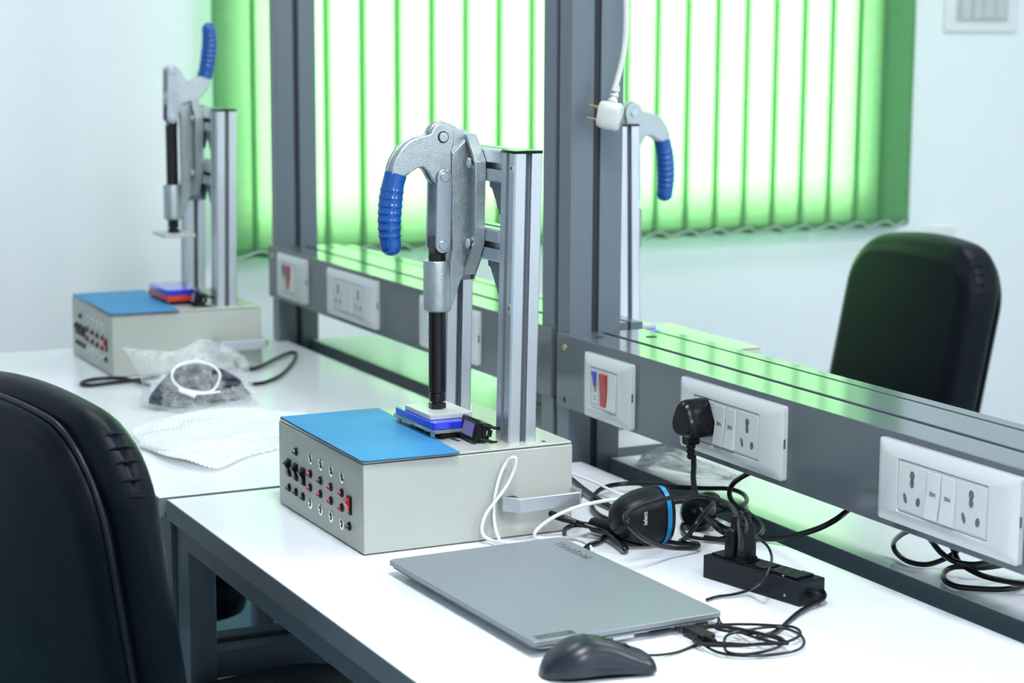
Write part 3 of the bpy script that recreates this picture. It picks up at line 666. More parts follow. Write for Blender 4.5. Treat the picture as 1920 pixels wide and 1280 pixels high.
# ------------------------------------------------------------------ laptop
LT = thing('laptop', 'closed silver-grey laptop lying in front of the nearest fixture', 'laptop', (0.2670, 0.1185, 0), 0.028)
LW, LD = 0.362, 0.238
def slab(rings): return M().stack('z', rings, 5)
lb = slab([(LW-0.06, LD-0.05, 0.012, 0.0022), (LW-0.03, LD-0.03, 0.012, 0.0035), (LW-0.004, LD-0.006, 0.012, 0.0098), (LW-0.002, LD-0.004, 0.012, 0.0108), (LW-0.008, LD-0.010, 0.010, 0.0112)]).ob('base', 'lapb', LT)
for (x, y) in ((-0.13, -0.08), (0.13, -0.08), (-0.13, 0.08), (0.13, 0.08)): M().cyl((x, y, 0), (x, y, 0.0026), 0.008).ob('rubber_foot', 'matb', LT)
M().box(-LW/2+0.006, LW/2-0.006, -LD/2+0.008, LD/2-0.008, 0.0111, 0.0124).ob('hinge_gap', 'dark', lb)
ll = slab([(LW-0.003, LD-0.003, 0.006, 0.0123), (LW, LD, 0.007, 0.0132), (LW, LD, 0.007, 0.0176), (LW-0.0016, LD-0.0016, 0.0065, 0.0186)]).ob('lid', 'lap', LT)
text('ThinkBook', 0.019, frame4((0.0-LW/2+0.066, LD/2-0.020, 0.0187), (1, 0, 0), (0, 1, 0)), 'lapt', ll, depth=0.0001)
tg = M().box(LW/2-0.018, LW/2-0.006, -LD/2+0.010, -LD/2+0.056, 0.0185, 0.0189).ob('logo_tag', 'lapt', LT)
text('Lenovo', 0.010, frame4((LW/2-0.012, -LD/2+0.033, 0.0190), (0, 1, 0), (-1, 0, 0)), 'lap', tg, depth=0.0001)
xs = LW/2-0.0035
for (a, b, c, d, nm, mm) in ((0.028, 0.055, 0.0062, 0.0074, 'card_slot', 'dark'), (0.087, 0.101, 0.0042, 0.0088, 'usb_port', 'dark'), (-0.02, 0.006, 0.0048, 0.0088, 'port_cover', 'lapb'), (0.0605, 0.0615, 0.004, 0.009, 'seam', 'dark')):
    M().box(xs-0.004, xs+0.0012, a, b, c, d).ob(nm, mm, LT)
M().box(xs, xs+0.0014, 0.095, 0.0985, 0.0052, 0.0068).ob('port_tongue', 'redo', LT)
tu = thing('usb_plug', 'black plug pushed into the side port of the laptop', 'plug', (0.2670, 0.1185, 0), 0.028)
M().box(xs, xs+0.007, 0.066, 0.080, 0.0045, 0.0085).ob('metal_tip', 'steel', tu)
M().box(xs+0.006, xs+0.044, 0.0635, 0.0825, 0.0015, 0.0105).ob('plug_body', 'blackp', tu, bevel=0.002, seg=3)
M().lathe((xs+0.044, 0.073, 0.006), (1, 0, 0), [(0.0042, 0), (0.003, 0.012), (0, 0.012)], 12).ob('strain_relief', 'blackp', tu)

# ------------------------------------------------------------------ mouse
MS = thing('computer_mouse', 'black wired computer mouse in front of the laptop', 'mouse', (0.516, 0.043, 0), 1.38)
def key(T, t):
    S = spline([(a, b, 0) for a, b in T], 12)
    for p, q in zip(S, S[1:]):
        if p.x <= t <= q.x+1e-9: return p.y+(q.y-p.y)*(t-p.x)/max(1e-9, q.x-p.x)
    return T[-1][1]
MH = [(0, 0.004), (0.03, 0.0125), (0.11, 0.0245), (0.26, 0.0355), (0.42, 0.0390), (0.62, 0.0335), (0.82, 0.0235), (0.95, 0.0175), (1, 0.0135)]
MW = [(0, 0.006), (0.03, 0.0140), (0.10, 0.0230), (0.28, 0.0310), (0.58, 0.0285), (0.88, 0.0300), (0.96, 0.0280), (1, 0.0235)]
def mouse_mesh():
    L = []; nL = 40; nr = 32
    for j in range(nL+1):
        t = j/nL; x = -0.0585+0.117*t; w_ = key(MW, t); h = key(MH, t); ring = []
        for i in range(nr):
            a = 2*PI*i/nr; ca, sa = math.cos(a), math.sin(a)
            y = w_*math.copysign(abs(ca)**0.75, ca)
            z = 0.35*h+(0.65*h*abs(sa)**0.9 if sa > 0 else -(0.35*h-0.0012)*abs(sa)**0.6)
            ring.append((x, y, max(0.0012, z)))
        L.append(ring)
    return M().loops(L)
mb = mouse_mesh().ob('body', 'mouse', MS, ang=50)
M().tube([(-0.0585+0.117*t, 0, key(MH, t)-0.0001) for t in [0.58+0.42*k/14 for k in range(15)]], 0.0005, 6).ob('button_gap', 'dark', mb)
M().tube([(-0.0585+0.117*0.58, 0.026*math.sin(PI/2*q), key(MH, 0.58)*(0.35+0.65*math.cos(PI/2*q)**0.9)) for q in [k/10-0.999 if k < 1 else k/10-1 for k in range(20)]], 0.0005, 6).ob('button_gap', 'dark', mb)
M().cyl((0.030, -0.0035, 0.0205), (0.030, 0.0035, 0.0205), 0.0080, n=20).ob('scroll_wheel', 'blackp', MS, bevel=0.001)
M().stack('z', [(0.095, 0.044, 0.02, 0.0), (0.095, 0.044, 0.02, 0.0016)], 6).ob('underside', 'blackp', MS)
M().tube(spline([(-0.052, -0.0255, 0.010), (-0.02, -0.0300, 0.0135), (0.02, -0.0290, 0.0100), (0.052, -0.0225, 0.0075)], 8), 0.0006, 6).ob('side_seam', 'dark', mb)

# ------------------------------------------------------------------ power strip with two plugs
PS = thing('power_strip', 'flat black power strip lying on the bench by the socket rail', 'power strip', (0.2635, 0.3300, 0), 0.215)
SL, SD, SH = 0.157, 0.042, 0.028
sb = M().box(0, SL, 0, SD, 0.0, SH).ob('body', 'strip', PS, bevel=0.0016, seg=3)
M().box(0.005, SL-0.03, 0.005, SD-0.005, SH, SH+0.0012).ob('top_panel', 'blackg', sb, bevel=0.0008)
for i in range(4):
    x = 0.018+i*0.032
    o = M().prism(rrect(0.025, 0.027, 0.003, 3, x, SD/2), 'z', SH+0.001, SH+0.0026).ob('outlet', 'blackg', PS, bevel=0.0006)
    h = M()
    for (a, b) in ((-0.005, 0.004), (0.005, 0.004), (0, -0.006)): h.box(x+a-0.0014, x+a+0.0014, SD/2+b-0.003, SD/2+b+0.003, SH+0.0024, SH+0.0028)
    h.ob('outlet_slot', 'dark', o)
M().box(SL-0.030, SL-0.012, 0.006, SD-0.006, SH, SH+0.003).ob('rocker', 'blackg', PS, bevel=0.001)
M().box(SL-0.0315, SL-0.0305, 0.004, SD-0.004, SH, SH+0.0016).ob('divider', 'steel', PS)
M().lathe((SL-0.030, 0.004, SH+0.001), (0, 0, 1), [(0.0018, 0), (0.0018, 0.0012), (0, 0.0014)], 10).ob('rivet', 'chrome', PS)
M().lathe((SL-0.023, 0.0, 0.009), (0, -1, 0), [(0.0016, 0), (0.0016, 0.001), (0.0008, 0.0012)], 12).ob('screw', 'steel', PS)
M().lathe((SL-0.001, 0.020, 0.013), (1, 0, 0), [(0.0055, 0), (0.0045, 0.010), (0.0035, 0.012), (0, 0.012)], 14).ob('cable_gland', 'blackp', PS)
def strip_plug(label, x, y, h):
    t = thing('power_plug', label, 'plug', (0.2635, 0.3300, 0), 0.215)
    z0 = SH+0.0030
    def R(w_, d_, z): return [(x+u, y+v, z) for u, v in rrect(w_, d_, 0.004, 3)]
    M().loops([R(0.014, 0.022, z0), R(0.0148, 0.023, z0+0.004), R(0.0145, 0.0225, z0+0.018), R(0.0130, 0.020, z0+0.024), R(0.0128, 0.0195, z0+h-0.004), R(0.010, 0.012, z0+h)]).ob('plug_body', 'blackp', t, ang=50)
    M().lathe((x, y, z0+h-0.002), (0, 0, 1), [(0.0052, 0), (0.0052, 0.006), (0.0042, 0.0065), (0.0046, 0.011), (0.0036, 0.016), (0, 0.016)], 12).ob('strain_relief', 'blackp', t)
    M().prism(rrect(0.0155, 0.026, 0.003, 3, x, y), 'z', z0-0.0003, z0+0.0015).ob('rim', 'blackg', t)
strip_plug('black plug standing in the power strip nearest its left end', 0.033, 0.019, 0.034)
strip_plug('black plug standing in the power strip, second from its left end', 0.050, 0.022, 0.043)

# ------------------------------------------------------------------ barcode scanner
SCN = thing('barcode_scanner', 'black barcode scanner with cyan stripe lying among the cables', 'scanner', ((0.1032, 0.3381, 0.0040)[0], (0.1038, 0.3394, 0.0040)[1], 0), 0.0)
def egg(yo, w0, hz, zc):
    L = []
    prof = [(-0.045, 0.002, 0.002), (-0.043, 0.012, 0.013), (-0.037, 0.020, 0.021), (-0.025, 0.026, 0.028), (-0.008, 0.030, 0.034), (0.012, 0.031, 0.037), (0.026, 0.029, 0.037), (0.033, 0.0275, 0.0355), (0.0335, 0.022, 0.030)]
    for (y, rx, rz) in prof:
        L.append([(rx*w0*math.copysign(abs(math.cos(2*PI*i/28))**0.85, math.cos(2*PI*i/28)), y+yo, zc+rz*hz*math.copysign(abs(math.sin(2*PI*i/28))**0.85, math.sin(2*PI*i/28))) for i in range(28)])
    return M().loops(L)
sbd = egg(0, 1, 1, 0.038).ob('housing', 'blackp', SCN, ang=50)
st = M()
L = []
for (y, rx, rz) in ((0.0195, 0.0307, 0.0375), (0.0195, 0.0318, 0.0386), (0.0262, 0.0306, 0.0384), (0.0262, 0.029, 0.037)):
    L.append([(rx*math.copysign(abs(math.cos(PI*(-0.46+0.92*i/20)))**0.85, 1), y, 0.038+rz*math.copysign(abs(math.sin(PI*(-0.46+0.92*i/20)))**0.85, math.sin(PI*(-0.46+0.92*i/20)))) for i in range(21)])
V = [p for l in L for p in l]; F = [(k*21+i, k*21+i+1, ((k+1) % 4)*21+i+1, ((k+1) % 4)*21+i) for k in range(4) for i in range(20)]
st.add(V, F).ob('cyan_stripe', 'cyan', SCN)['label'] = 'cyan stripe'
M().stack('y', [(0.040, 0.056, 0.012, 0.033), (0.038, 0.054, 0.012, 0.0355), (0.034, 0.050, 0.012, 0.0345)], 4, 0, 0.038).ob('window_rim', 'blackg', SCN)
M().ell((0.0, 0.037, 0.038), 0.006, 0.003, 0.011, 12, 8).ob('trigger', 'cyan', SCN)
M().lathe((0.0185, -0.034, 0.036), (0.8, -0.6, 0), [(0.0085, 0), (0.0085, 0.002), (0.007, 0.003), (0, 0.003)], 20).ob('cap_screw', 'blackg', SCN)
hm = M().tube(spline([(0.0, 0.0, 0.012), (-0.02, -0.01, 0.012), (-0.045, -0.02, 0.014), (-0.075, -0.03, 0.013)], 6), lambda t: 0.0125*(1-0.25*t), 16)
hm.ob('handle', 'blackp', SCN)
_t = text('ielett', 0.0085, frame4((0.0302, -0.0130, 0.043), (0, 0, 1), (0, -1, 0)), 'lightgrey', SCN, depth=0.0003)

# ------------------------------------------------------------------ wall plugs
def trefoil(s):
    P = []
    for i in range(36):
        a = 2*PI*i/36
        r = 1.0+0.13*math.cos(3*(a-PI/2))
        P.append((s*r*math.cos(a), s*r*math.sin(a)*1.08))
    return P
wp = thing('power_plug', 'black three-pin plug pushed into the rail socket with its cable hanging', 'plug', (0.0435, 0.4680, 0.142), 0)
L = []
for (k, y) in ((1.0, 0.0), (1.0, -0.026), (0.93, -0.034), (0.80, -0.038)):
    L.append([(u*k, y, v*k) for u, v in trefoil(0.0235)])
M().loops(L).ob('plug_body', 'blackg', wp, ang=45)
M().prism(rrect(0.017, 0.022, 0.004, 3, 0, -0.0215), 'y', -0.012, -0.030).xf(lambda p: (p.x, p.y, p.z)).ob('neck', 'blackg', wp, bevel=0.001)
for k in range(3):
    M().lathe((0, -0.021, -0.0325-0.0065*k), (0, 0, -1), [(0.0062-0.0006*k, 0), (0.0066-0.0006*k, 0.0042), (0.0048-0.0005*k, 0.0046), (0.0046-0.0005*k, 0.0066)], 14).ob('strain_relief', 'blackg', wp)
kp = (-0.3300, 0.5287, 0.5241)
hp = thing('power_plug', 'ivory three-pin plug hanging by its white cable beside the grey post', 'plug', kp, 0)
hp.rotation_euler = (Matrix.Rotation(-0.24, 3, 'X') @ Matrix.Rotation(math.radians(138), 3, 'Z')).to_euler()
P = [(-0.0155, 0.0135), (-0.0115, 0.0190), (0.0, 0.0205), (0.0115, 0.0190), (0.0155, 0.0135), (0.0150, 0.004), (0.0105, -0.010), (0.0085, -0.0185), (0.004, -0.0215), (-0.004, -0.0215), (-0.0085, -0.0185), (-0.0105, -0.010), (-0.0150, 0.004)]
L = []
for (k, d) in ((0.86, -0.0165), (0.98, -0.0135), (1.0, 0.004), (0.92, 0.014), (0.80, 0.0165)):
    L.append([(u*k, d, v*k) for u, v in P])
M().loops(L).ob('plug_body', 'plug', hp, ang=50)
for (x, z, r) in ((0, -0.010, 0.0022), (0.0085, 0.008, 0.0018), (-0.0085, 0.008, 0.0018)):
    M().cyl((x, 0.016, z), (x, 0.032, z), r, n=12).ob('pin', 'brass', hp)
for k in range(3):
    M().lathe((0.0015*k, 0.0, 0.0195+0.0085*k), (0.18, 0, 1), [(0.0072-0.0005*k, 0), (0.0068-0.0005*k, 0.0050), (0.0048, 0.0056), (0.0046, 0.0087)], 14).ob('strain_relief', 'plug', hp)

# ------------------------------------------------------------------ cables
C = cable
C('white_cable', [(-0.3270, 0.5337, 0.5592), (-0.3260, 0.5409, 0.5832), (-0.3250, 0.5487, 0.6180), (-0.3250, 0.5517, 0.6605), (-0.3250, 0.5501, 0.7065), (-0.3250, 0.5465, 0.7599)][0:6]+[(-0.325, 0.53, 0.95), (-0.33, 0.53, 1.2)], 0.0042, 'plug', 'white cable hanging down in front of the grey post')
C('white_cable', [(0.0600, 0.1700, 0.0109), (0.0300, 0.1743, 0.0066), (0.0120, 0.1763, 0.0189), (0.0060, 0.1769, 0.0350), (0.0050, 0.1788, 0.0590), (0.0050, 0.1863, 0.0862), (0.0060, 0.1949, 0.1023), (0.0120, 0.1994, 0.1086), (0.0150, 0.2033, 0.1075), (0.0120, 0.2026, 0.0930), (0.0100, 0.1930, 0.0726), (0.0100, 0.1779, 0.0547), (0.0100, 0.1643, 0.0393), (0.0100, 0.1583, 0.0240), (0.0120, 0.1589, 0.0125), (0.0180, 0.1666, 0.0060), (0.0500, 0.1697, 0.0092), (0.0700, 0.1747, 0.0107)], 0.0021, 'whitec', 'thin white cable looped up against the side of the nearest fixture')
C('white_cable', [(0.1048, 0.2660, 0.0030), (0.0671, 0.2775, 0.0030), (0.0401, 0.2703, 0.0030), (0.0330, 0.2431, 0.0030), (0.0245, 0.2290, 0.0040), (0.0280, 0.2248, 0.0116), (0.0300, 0.2329, 0.0203), (0.0400, 0.2468, 0.0330), (0.0520, 0.2712, 0.0450), (0.0620, 0.2968, 0.0515), (0.0780, 0.3189, 0.0562), (0.0900, 0.3395, 0.0560)], 0.0024, 'whitec', 'white cable arching from behind the laptop to the barcode scanner')
C('white_cable', [(-0.2260, 0.4114, 0.0200), (-0.1919, 0.4120, 0.0200), (-0.1547, 0.4174, 0.0180), (-0.1174, 0.4222, 0.0140), (-0.0954, 0.4336, 0.0100), (-0.0580, 0.4306, 0.0080)], 0.0019, 'whitec', 'thin white cable running from behind the nearest fixture to the scanner')
C('black_cable', [(-0.2236, 0.4102, 0.0120), (-0.1712, 0.4009, 0.0100), (-0.1135, 0.3930, 0.0080), (-0.0691, 0.3909, 0.0060), (-0.0353, 0.3924, 0.0060), (-0.0132, 0.4045, 0.0060)], 0.0042, 'cable', 'thick black cable leaving the back of the nearest fixture')
C('black_cable', [(-0.0009, 0.3565, 0.0060), (-0.0278, 0.3537, 0.0060), (-0.0663, 0.3619, 0.0060), (-0.1051, 0.3817, 0.0080), (-0.1438, 0.4132, 0.0100), (-0.1587, 0.4456, 0.0120), (-0.1436, 0.4804, 0.0140), (-0.1072, 0.5112, 0.0140), (-0.0867, 0.5512, 0.0120), (-0.0765, 0.5847, 0.0100), (-0.0503, 0.5917, 0.0080), (-0.0202, 0.5790, 0.0060), (0.0026, 0.5554, 0.0060), (0.0066, 0.5356, 0.0060), (0.0175, 0.5030, 0.0060), (0.0350, 0.4584, 0.0060)], 0.0033, 'cable', 'black cable making the wide back loop behind the scanner')
C('black_cable', [(0.0525, 0.5634, 0.0750), (0.0313, 0.5523, 0.0600), (0.0022, 0.5529, 0.0450), (-0.0191, 0.5533, 0.0300), (-0.0148, 0.5473, 0.0180), (0.0143, 0.5373, 0.0120), (0.0496, 0.5331, 0.0100), (0.0935, 0.5227, 0.0080), (0.1292, 0.5056, 0.0060), (0.1513, 0.4826, 0.0060), (0.1588, 0.4614, 0.0060), (0.1471, 0.4368, 0.0060), (0.1262, 0.4178, 0.0060)], 0.0036, 'cable', 'black cable dropping from under the rail and curling right of the scanner')
C('black_cable', [(0.2455, 0.5781, 0.0700), (0.2467, 0.5532, 0.0550), (0.2495, 0.5312, 0.0450), (0.2288, 0.5182, 0.0300), (0.1944, 0.5021, 0.0140), (0.1662, 0.4890, 0.0060), (0.1453, 0.4825, 0.0060), (0.1195, 0.4790, 0.0060), (0.0966, 0.4692, 0.0060), (0.0564, 0.4741, 0.0070)], 0.0037, 'cable', 'thick black cable running from under the rail towards the plugs')
C('black_cable', [(0.0400, 0.4533, 0.0938), (0.0400, 0.4544, 0.0800), (0.0420, 0.4527, 0.0640), (0.0500, 0.4506, 0.0479), (0.0700, 0.4442, 0.0349), (0.1000, 0.4379, 0.0245), (0.1400, 0.4313, 0.0190)]+[(0.1303, 0.4573, 0.0060), (0.1390, 0.4745, 0.0040), (0.1319, 0.4972, 0.0040)], 0.0038, 'cable', 'black cable hanging straight down from the plug in the rail socket')
C('black_cable', [(0.3635, 0.3174, 0.0600), (0.3383, 0.3329, 0.0680), (0.2969, 0.3567, 0.0750), (0.2483, 0.3791, 0.0780), (0.2121, 0.3854, 0.0780), (0.1794, 0.3813, 0.0760), (0.1674, 0.3593, 0.0750), (0.1645, 0.3302, 0.0740), (0.1772, 0.2960, 0.0730), (0.1895, 0.2716, 0.0710), (0.2005, 0.2579, 0.0690), (0.2139, 0.2533, 0.0640), (0.2129, 0.2644, 0.0520), (0.2062, 0.2804, 0.0400), (0.1936, 0.3061, 0.0260), (0.1773, 0.3406, 0.0140), (0.1691, 0.3752, 0.0080), (0.1611, 0.3881, 0.0080), (0.1515, 0.3861, 0.0080), (0.1341, 0.3732, 0.0060), (0.1118, 0.3630, 0.0060), (0.0873, 0.3577, 0.0050), (0.0907, 0.3399, 0.0050)], 0.0029, 'cable', 'black cable looping in a triangle over the front of the scanner')
C('black_cable', [(0.1269, 0.3823, 0.0060), (0.1560, 0.3752, 0.0200), (0.1637, 0.3803, 0.0350), (0.1576, 0.3957, 0.0450), (0.1409, 0.4172, 0.0500), (0.1306, 0.4285, 0.0500)], 0.0033, 'cable', 'short black cable slanting up right of the scanner')
C('black_cable', [(0.0187, 0.4684, 0.0100), (0.0378, 0.4442, 0.0060), (0.0686, 0.4196, 0.0050), (0.1021, 0.4072, 0.0050), (0.1223, 0.4123, 0.0050), (0.1349, 0.4325, 0.0050), (0.1256, 0.4628, 0.0050), (0.1086, 0.4944, 0.0060), (0.0717, 0.5118, 0.0100), (0.0331, 0.5141, 0.0120), (0.0028, 0.5035, 0.0160), (-0.0148, 0.4806, 0.0160), (-0.0311, 0.4703, 0.0120)], 0.0026, 'cable', 'black cable coiled flat between scanner and power strip')
C('black_cable', [(0.0063, 0.4858, 0.0260), (0.0220, 0.4842, 0.0340), (0.0334, 0.4888, 0.0360), (0.0449, 0.4899, 0.0340), (0.0491, 0.4865, 0.0280), (0.0395, 0.4870, 0.0200)], 0.003, 'cable', 'small black cable arch above the scanner right end')
C('black_cable', [(0.0232, 0.3588, 0.0120), (0.0128, 0.3487, 0.0100), (0.0259, 0.3357, 0.0080), (0.0537, 0.3161, 0.0060), (0.0790, 0.2910, 0.0050), (0.0865, 0.2730, 0.0040), (0.1037, 0.2551, 0.0040)], 0.0031, 'cable', 'black cable curving from the scanner tail behind the laptop')
C('black_cable', [(0.0304, 0.2662, 0.0040), (0.0450, 0.2598, 0.0159), (0.0550, 0.2660, 0.0225), (0.0291, 0.2997, 0.0120), (0.0505, 0.3115, 0.0100), (0.0747, 0.3137, 0.0070), (0.0980, 0.3099, 0.0060), (0.1158, 0.3075, 0.0050), (0.1268, 0.3035, 0.0040), (0.1360, 0.2943, 0.0080), (0.1099, 0.2999, 0.0100), (0.0820, 0.3033, 0.0120), (0.0601, 0.3022, 0.0140), (0.0450, 0.2870, 0.0192), (0.0300, 0.2716, 0.0252), (0.0220, 0.2579, 0.0306), (0.0240, 0.2498, 0.0340), (0.0300, 0.2490, 0.0312), (0.0420, 0.2574, 0.0281), (0.0550, 0.2698, 0.0262), (0.0219, 0.3156, 0.0100), (0.0329, 0.3373, 0.0080)], 0.0030, 'cable', 'black cable folded into a tip between scanner and laptop corner')
C('thin_black_cable', [(0.3755, 0.3147, 0.0820), (0.3553, 0.3300, 0.0850), (0.2971, 0.3647, 0.0800), (0.2685, 0.3782, 0.0760), (0.2754, 0.3755, 0.0680), (0.2640, 0.3949, 0.0500), (0.2534, 0.4170, 0.0350), (0.2582, 0.4265, 0.0250), (0.2860, 0.4133, 0.0200), (0.3599, 0.3594, 0.0300), (0.3941, 0.3277, 0.0300), (0.3550, 0.3361, 0.0080), (0.3520, 0.3161, 0.0040), (0.3484, 0.2966, 0.0030), (0.3540, 0.2786, 0.0030)], 0.0017, 'cable', 'thin black cable crossing the power strip towards the laptop')
C('black_cable', [(0.3956, 0.3962, 0.0130), (0.4043, 0.4020, 0.0120), (0.4181, 0.3967, 0.0100), (0.4252, 0.3859, 0.0070), (0.4327, 0.3638, 0.0050), (0.4469, 0.3394, 0.0040), (0.4620, 0.3183, 0.0030), (0.4811, 0.2947, 0.0030), (0.4962, 0.2705, 0.0040), (0.4995, 0.2512, 0.0040)], 0.0028, 'cable', 'black cable bending out of the right end of the power strip')
ring = lambda cx, cy, rx, ry, ph, z, n=10: [(cx+rx*math.cos(2*PI*i/n+ph), cy+ry*math.sin(2*PI*i/n+ph), z) for i in range(n)]
def coil(name, pts, r, m, label): 
    o = M().tube(spline(pts, 8), r, 8).ob(name, m); return tag(o, label, 'cable')
MC = coil('mouse_cable', [(0.5073, 0.1111, 0.0060), (0.5063, 0.1272, 0.0040), (0.5007, 0.1501, 0.0020), (0.4911, 0.1758, 0.0020), (0.4902, 0.1963, 0.0030), (0.5058, 0.2131, 0.0040), (0.5238, 0.2349, 0.0050), (0.5326, 0.2628, 0.0060), (0.5210, 0.2914, 0.0070), (0.4990, 0.2996, 0.0080), (0.4825, 0.2831, 0.0080), (0.4666, 0.2590, 0.0080), (0.4556, 0.2317, 0.0080), (0.4550, 0.2082, 0.0080), (0.4720, 0.1896, 0.0070), (0.4960, 0.1826, 0.0060), (0.5268, 0.1830, 0.0050), (0.5456, 0.2006, 0.0040), (0.5572, 0.2327, 0.0040), (0.5573, 0.2628, 0.0050), (0.5405, 0.2833, 0.0060), (0.5135, 0.2931, 0.0070), (0.4913, 0.2806, 0.0090), (0.4894, 0.2474, 0.0100), (0.4954, 0.2163, 0.0100), (0.5134, 0.2002, 0.0080), (0.5342, 0.1914, 0.0060), (0.5487, 0.2051, 0.0060), (0.5503, 0.2340, 0.0070), (0.5393, 0.2582, 0.0080), (0.5252, 0.2610, 0.0100), (0.5059, 0.2467, 0.0100), (0.4871, 0.2251, 0.0100), (0.4667, 0.2178, 0.0100), (0.4452, 0.2370, 0.0080), (0.4191, 0.2515, 0.0080)], 0.0016, 'cable', 'thin black mouse cable bundled in a flat coil by the laptop corner')
coil('thin_black_cable', [(0.4101, 0.2573, 0.0060), (0.4256, 0.2489, 0.0040), (0.4452, 0.2426, 0.0030), (0.4703, 0.2429, 0.0040), (0.5184, 0.2384, 0.0100), (0.5393, 0.2480, 0.0100), (0.5428, 0.2612, 0.0080)], 0.0017, 'cable', 'thin black cable dropping from the laptop corner into the coil')
coil('thin_black_cable', [(0.4608, 0.2012, 0.0070), (0.4626, 0.2136, 0.0100), (0.4796, 0.2298, 0.0120), (0.5080, 0.2452, 0.0120), (0.5313, 0.2568, 0.0100), (0.5423, 0.2602, 0.0080), (0.5439, 0.2348, 0.0120), (0.5353, 0.2005, 0.0120), (0.5072, 0.1789, 0.0080), (0.4844, 0.1798, 0.0060), (0.4769, 0.1925, 0.0080)], 0.0020, 'cable', 'thin black cable wound through the middle of the coil')
coil('black_cable', [(0.4210, 0.5175, 0.0750), (0.3580, 0.5503, 0.0500), (0.2933, 0.5901, 0.0200), (0.2956, 0.5922, 0.0080), (0.3272, 0.5859, 0.0050), (0.3483, 0.5962, 0.0050), (0.3556, 0.6146, 0.0100), (0.3642, 0.6275, 0.0200), (0.3704, 0.6350, 0.0300), (0.4167, 0.6152, 0.0500)], 0.0033, 'cable', 'black cable loop left of the coiled cable on the bench behind the rail')
coil('black_cable', [(0.4361, 0.5155, 0.0800), (0.3933, 0.5664, 0.0500), (0.4011, 0.5767, 0.0350), (0.4239, 0.5784, 0.0300), (0.4389, 0.5940, 0.0280), (0.4430, 0.6183, 0.0300), (0.4401, 0.6450, 0.0300), (0.4402, 0.6741, 0.0200), (0.4515, 0.6771, 0.0100), (0.4721, 0.6470, 0.0060), (0.4743, 0.6132, 0.0050), (0.4576, 0.5836, 0.0050), (0.4379, 0.5683, 0.0050), (0.4117, 0.5736, 0.0060), (0.3904, 0.5931, 0.0080), (0.3928, 0.6087, 0.0120), (0.4147, 0.6269, 0.0140), (0.4216, 0.6576, 0.0160), (0.4262, 0.6780, 0.0200)], 0.0035, 'cable', 'thick black cable in round coils on the bench under the right socket plate')
coil('black_cable', [(0.4344, 0.5444, 0.0700), (0.4000, 0.5933, 0.0400), (0.4151, 0.5939, 0.0240), (0.4515, 0.5960, 0.0180), (0.4754, 0.6156, 0.0140), (0.4940, 0.6395, 0.0120)], 0.0035, 'cable', 'thick black cable crossing over the coils towards the right edge')
coil('black_cable', [(-1.2348, 0.0849, 0.0060), (-1.3180, 0.0634, 0.0060), (-1.3457, 0.0307, 0.0050), (-1.3361, -0.0018, 0.0050), (-1.3088, -0.0216, 0.0050), (-1.2861, -0.0117, 0.0050), (-1.2924, 0.0264, 0.0050), (-1.2987, 0.0782, 0.0060), (-1.3183, 0.1295, 0.0060)], 0.0036, 'cable', 'flat black cable poking out left of the bubble wrap bag')
coil('black_cable', [(-1.5206, 0.3323, 0.0180), (-1.5139, 0.2970, 0.0300), (-1.4816, 0.3083, 0.0200), (-1.3277, 0.2891, 0.0080), (-1.3258, 0.3204, 0.0060), (-1.4097, 0.3882, 0.0060), (-1.4654, 0.4363, 0.0060), (-1.4657, 0.4512, 0.0060), (-1.4220, 0.4373, 0.0060), (-1.3317, 0.3929, 0.0050), (-1.2342, 0.3359, 0.0050), (-1.1776, 0.2843, 0.0050), (-1.1743, 0.2523, 0.0050)], 0.0036, 'cable', 'black cable looping out right of the bubble wrap bag')
ad = thing('power_adapter', 'round black plug adapter lying behind the scanner among cables', 'adapter', (0.0602, 0.4474, 0.0180), 0.4)
M().lathe((0, 0.012, 0.0), (0.35, -1, 0.25), [(0.010, 0), (0.021, 0.004), (0.0235, 0.012), (0.0235, 0.024), (0.019, 0.032), (0.008, 0.034), (0, 0.034)], 20).ob('body', 'blackg', ad, ang=45)
M().lathe((0.011, -0.021, 0.010), (0.35, -1, 0.25), [(0.004, 0), (0.003, 0.003), (0, 0.004)], 10).ob('indicator', 'blackm', ad)

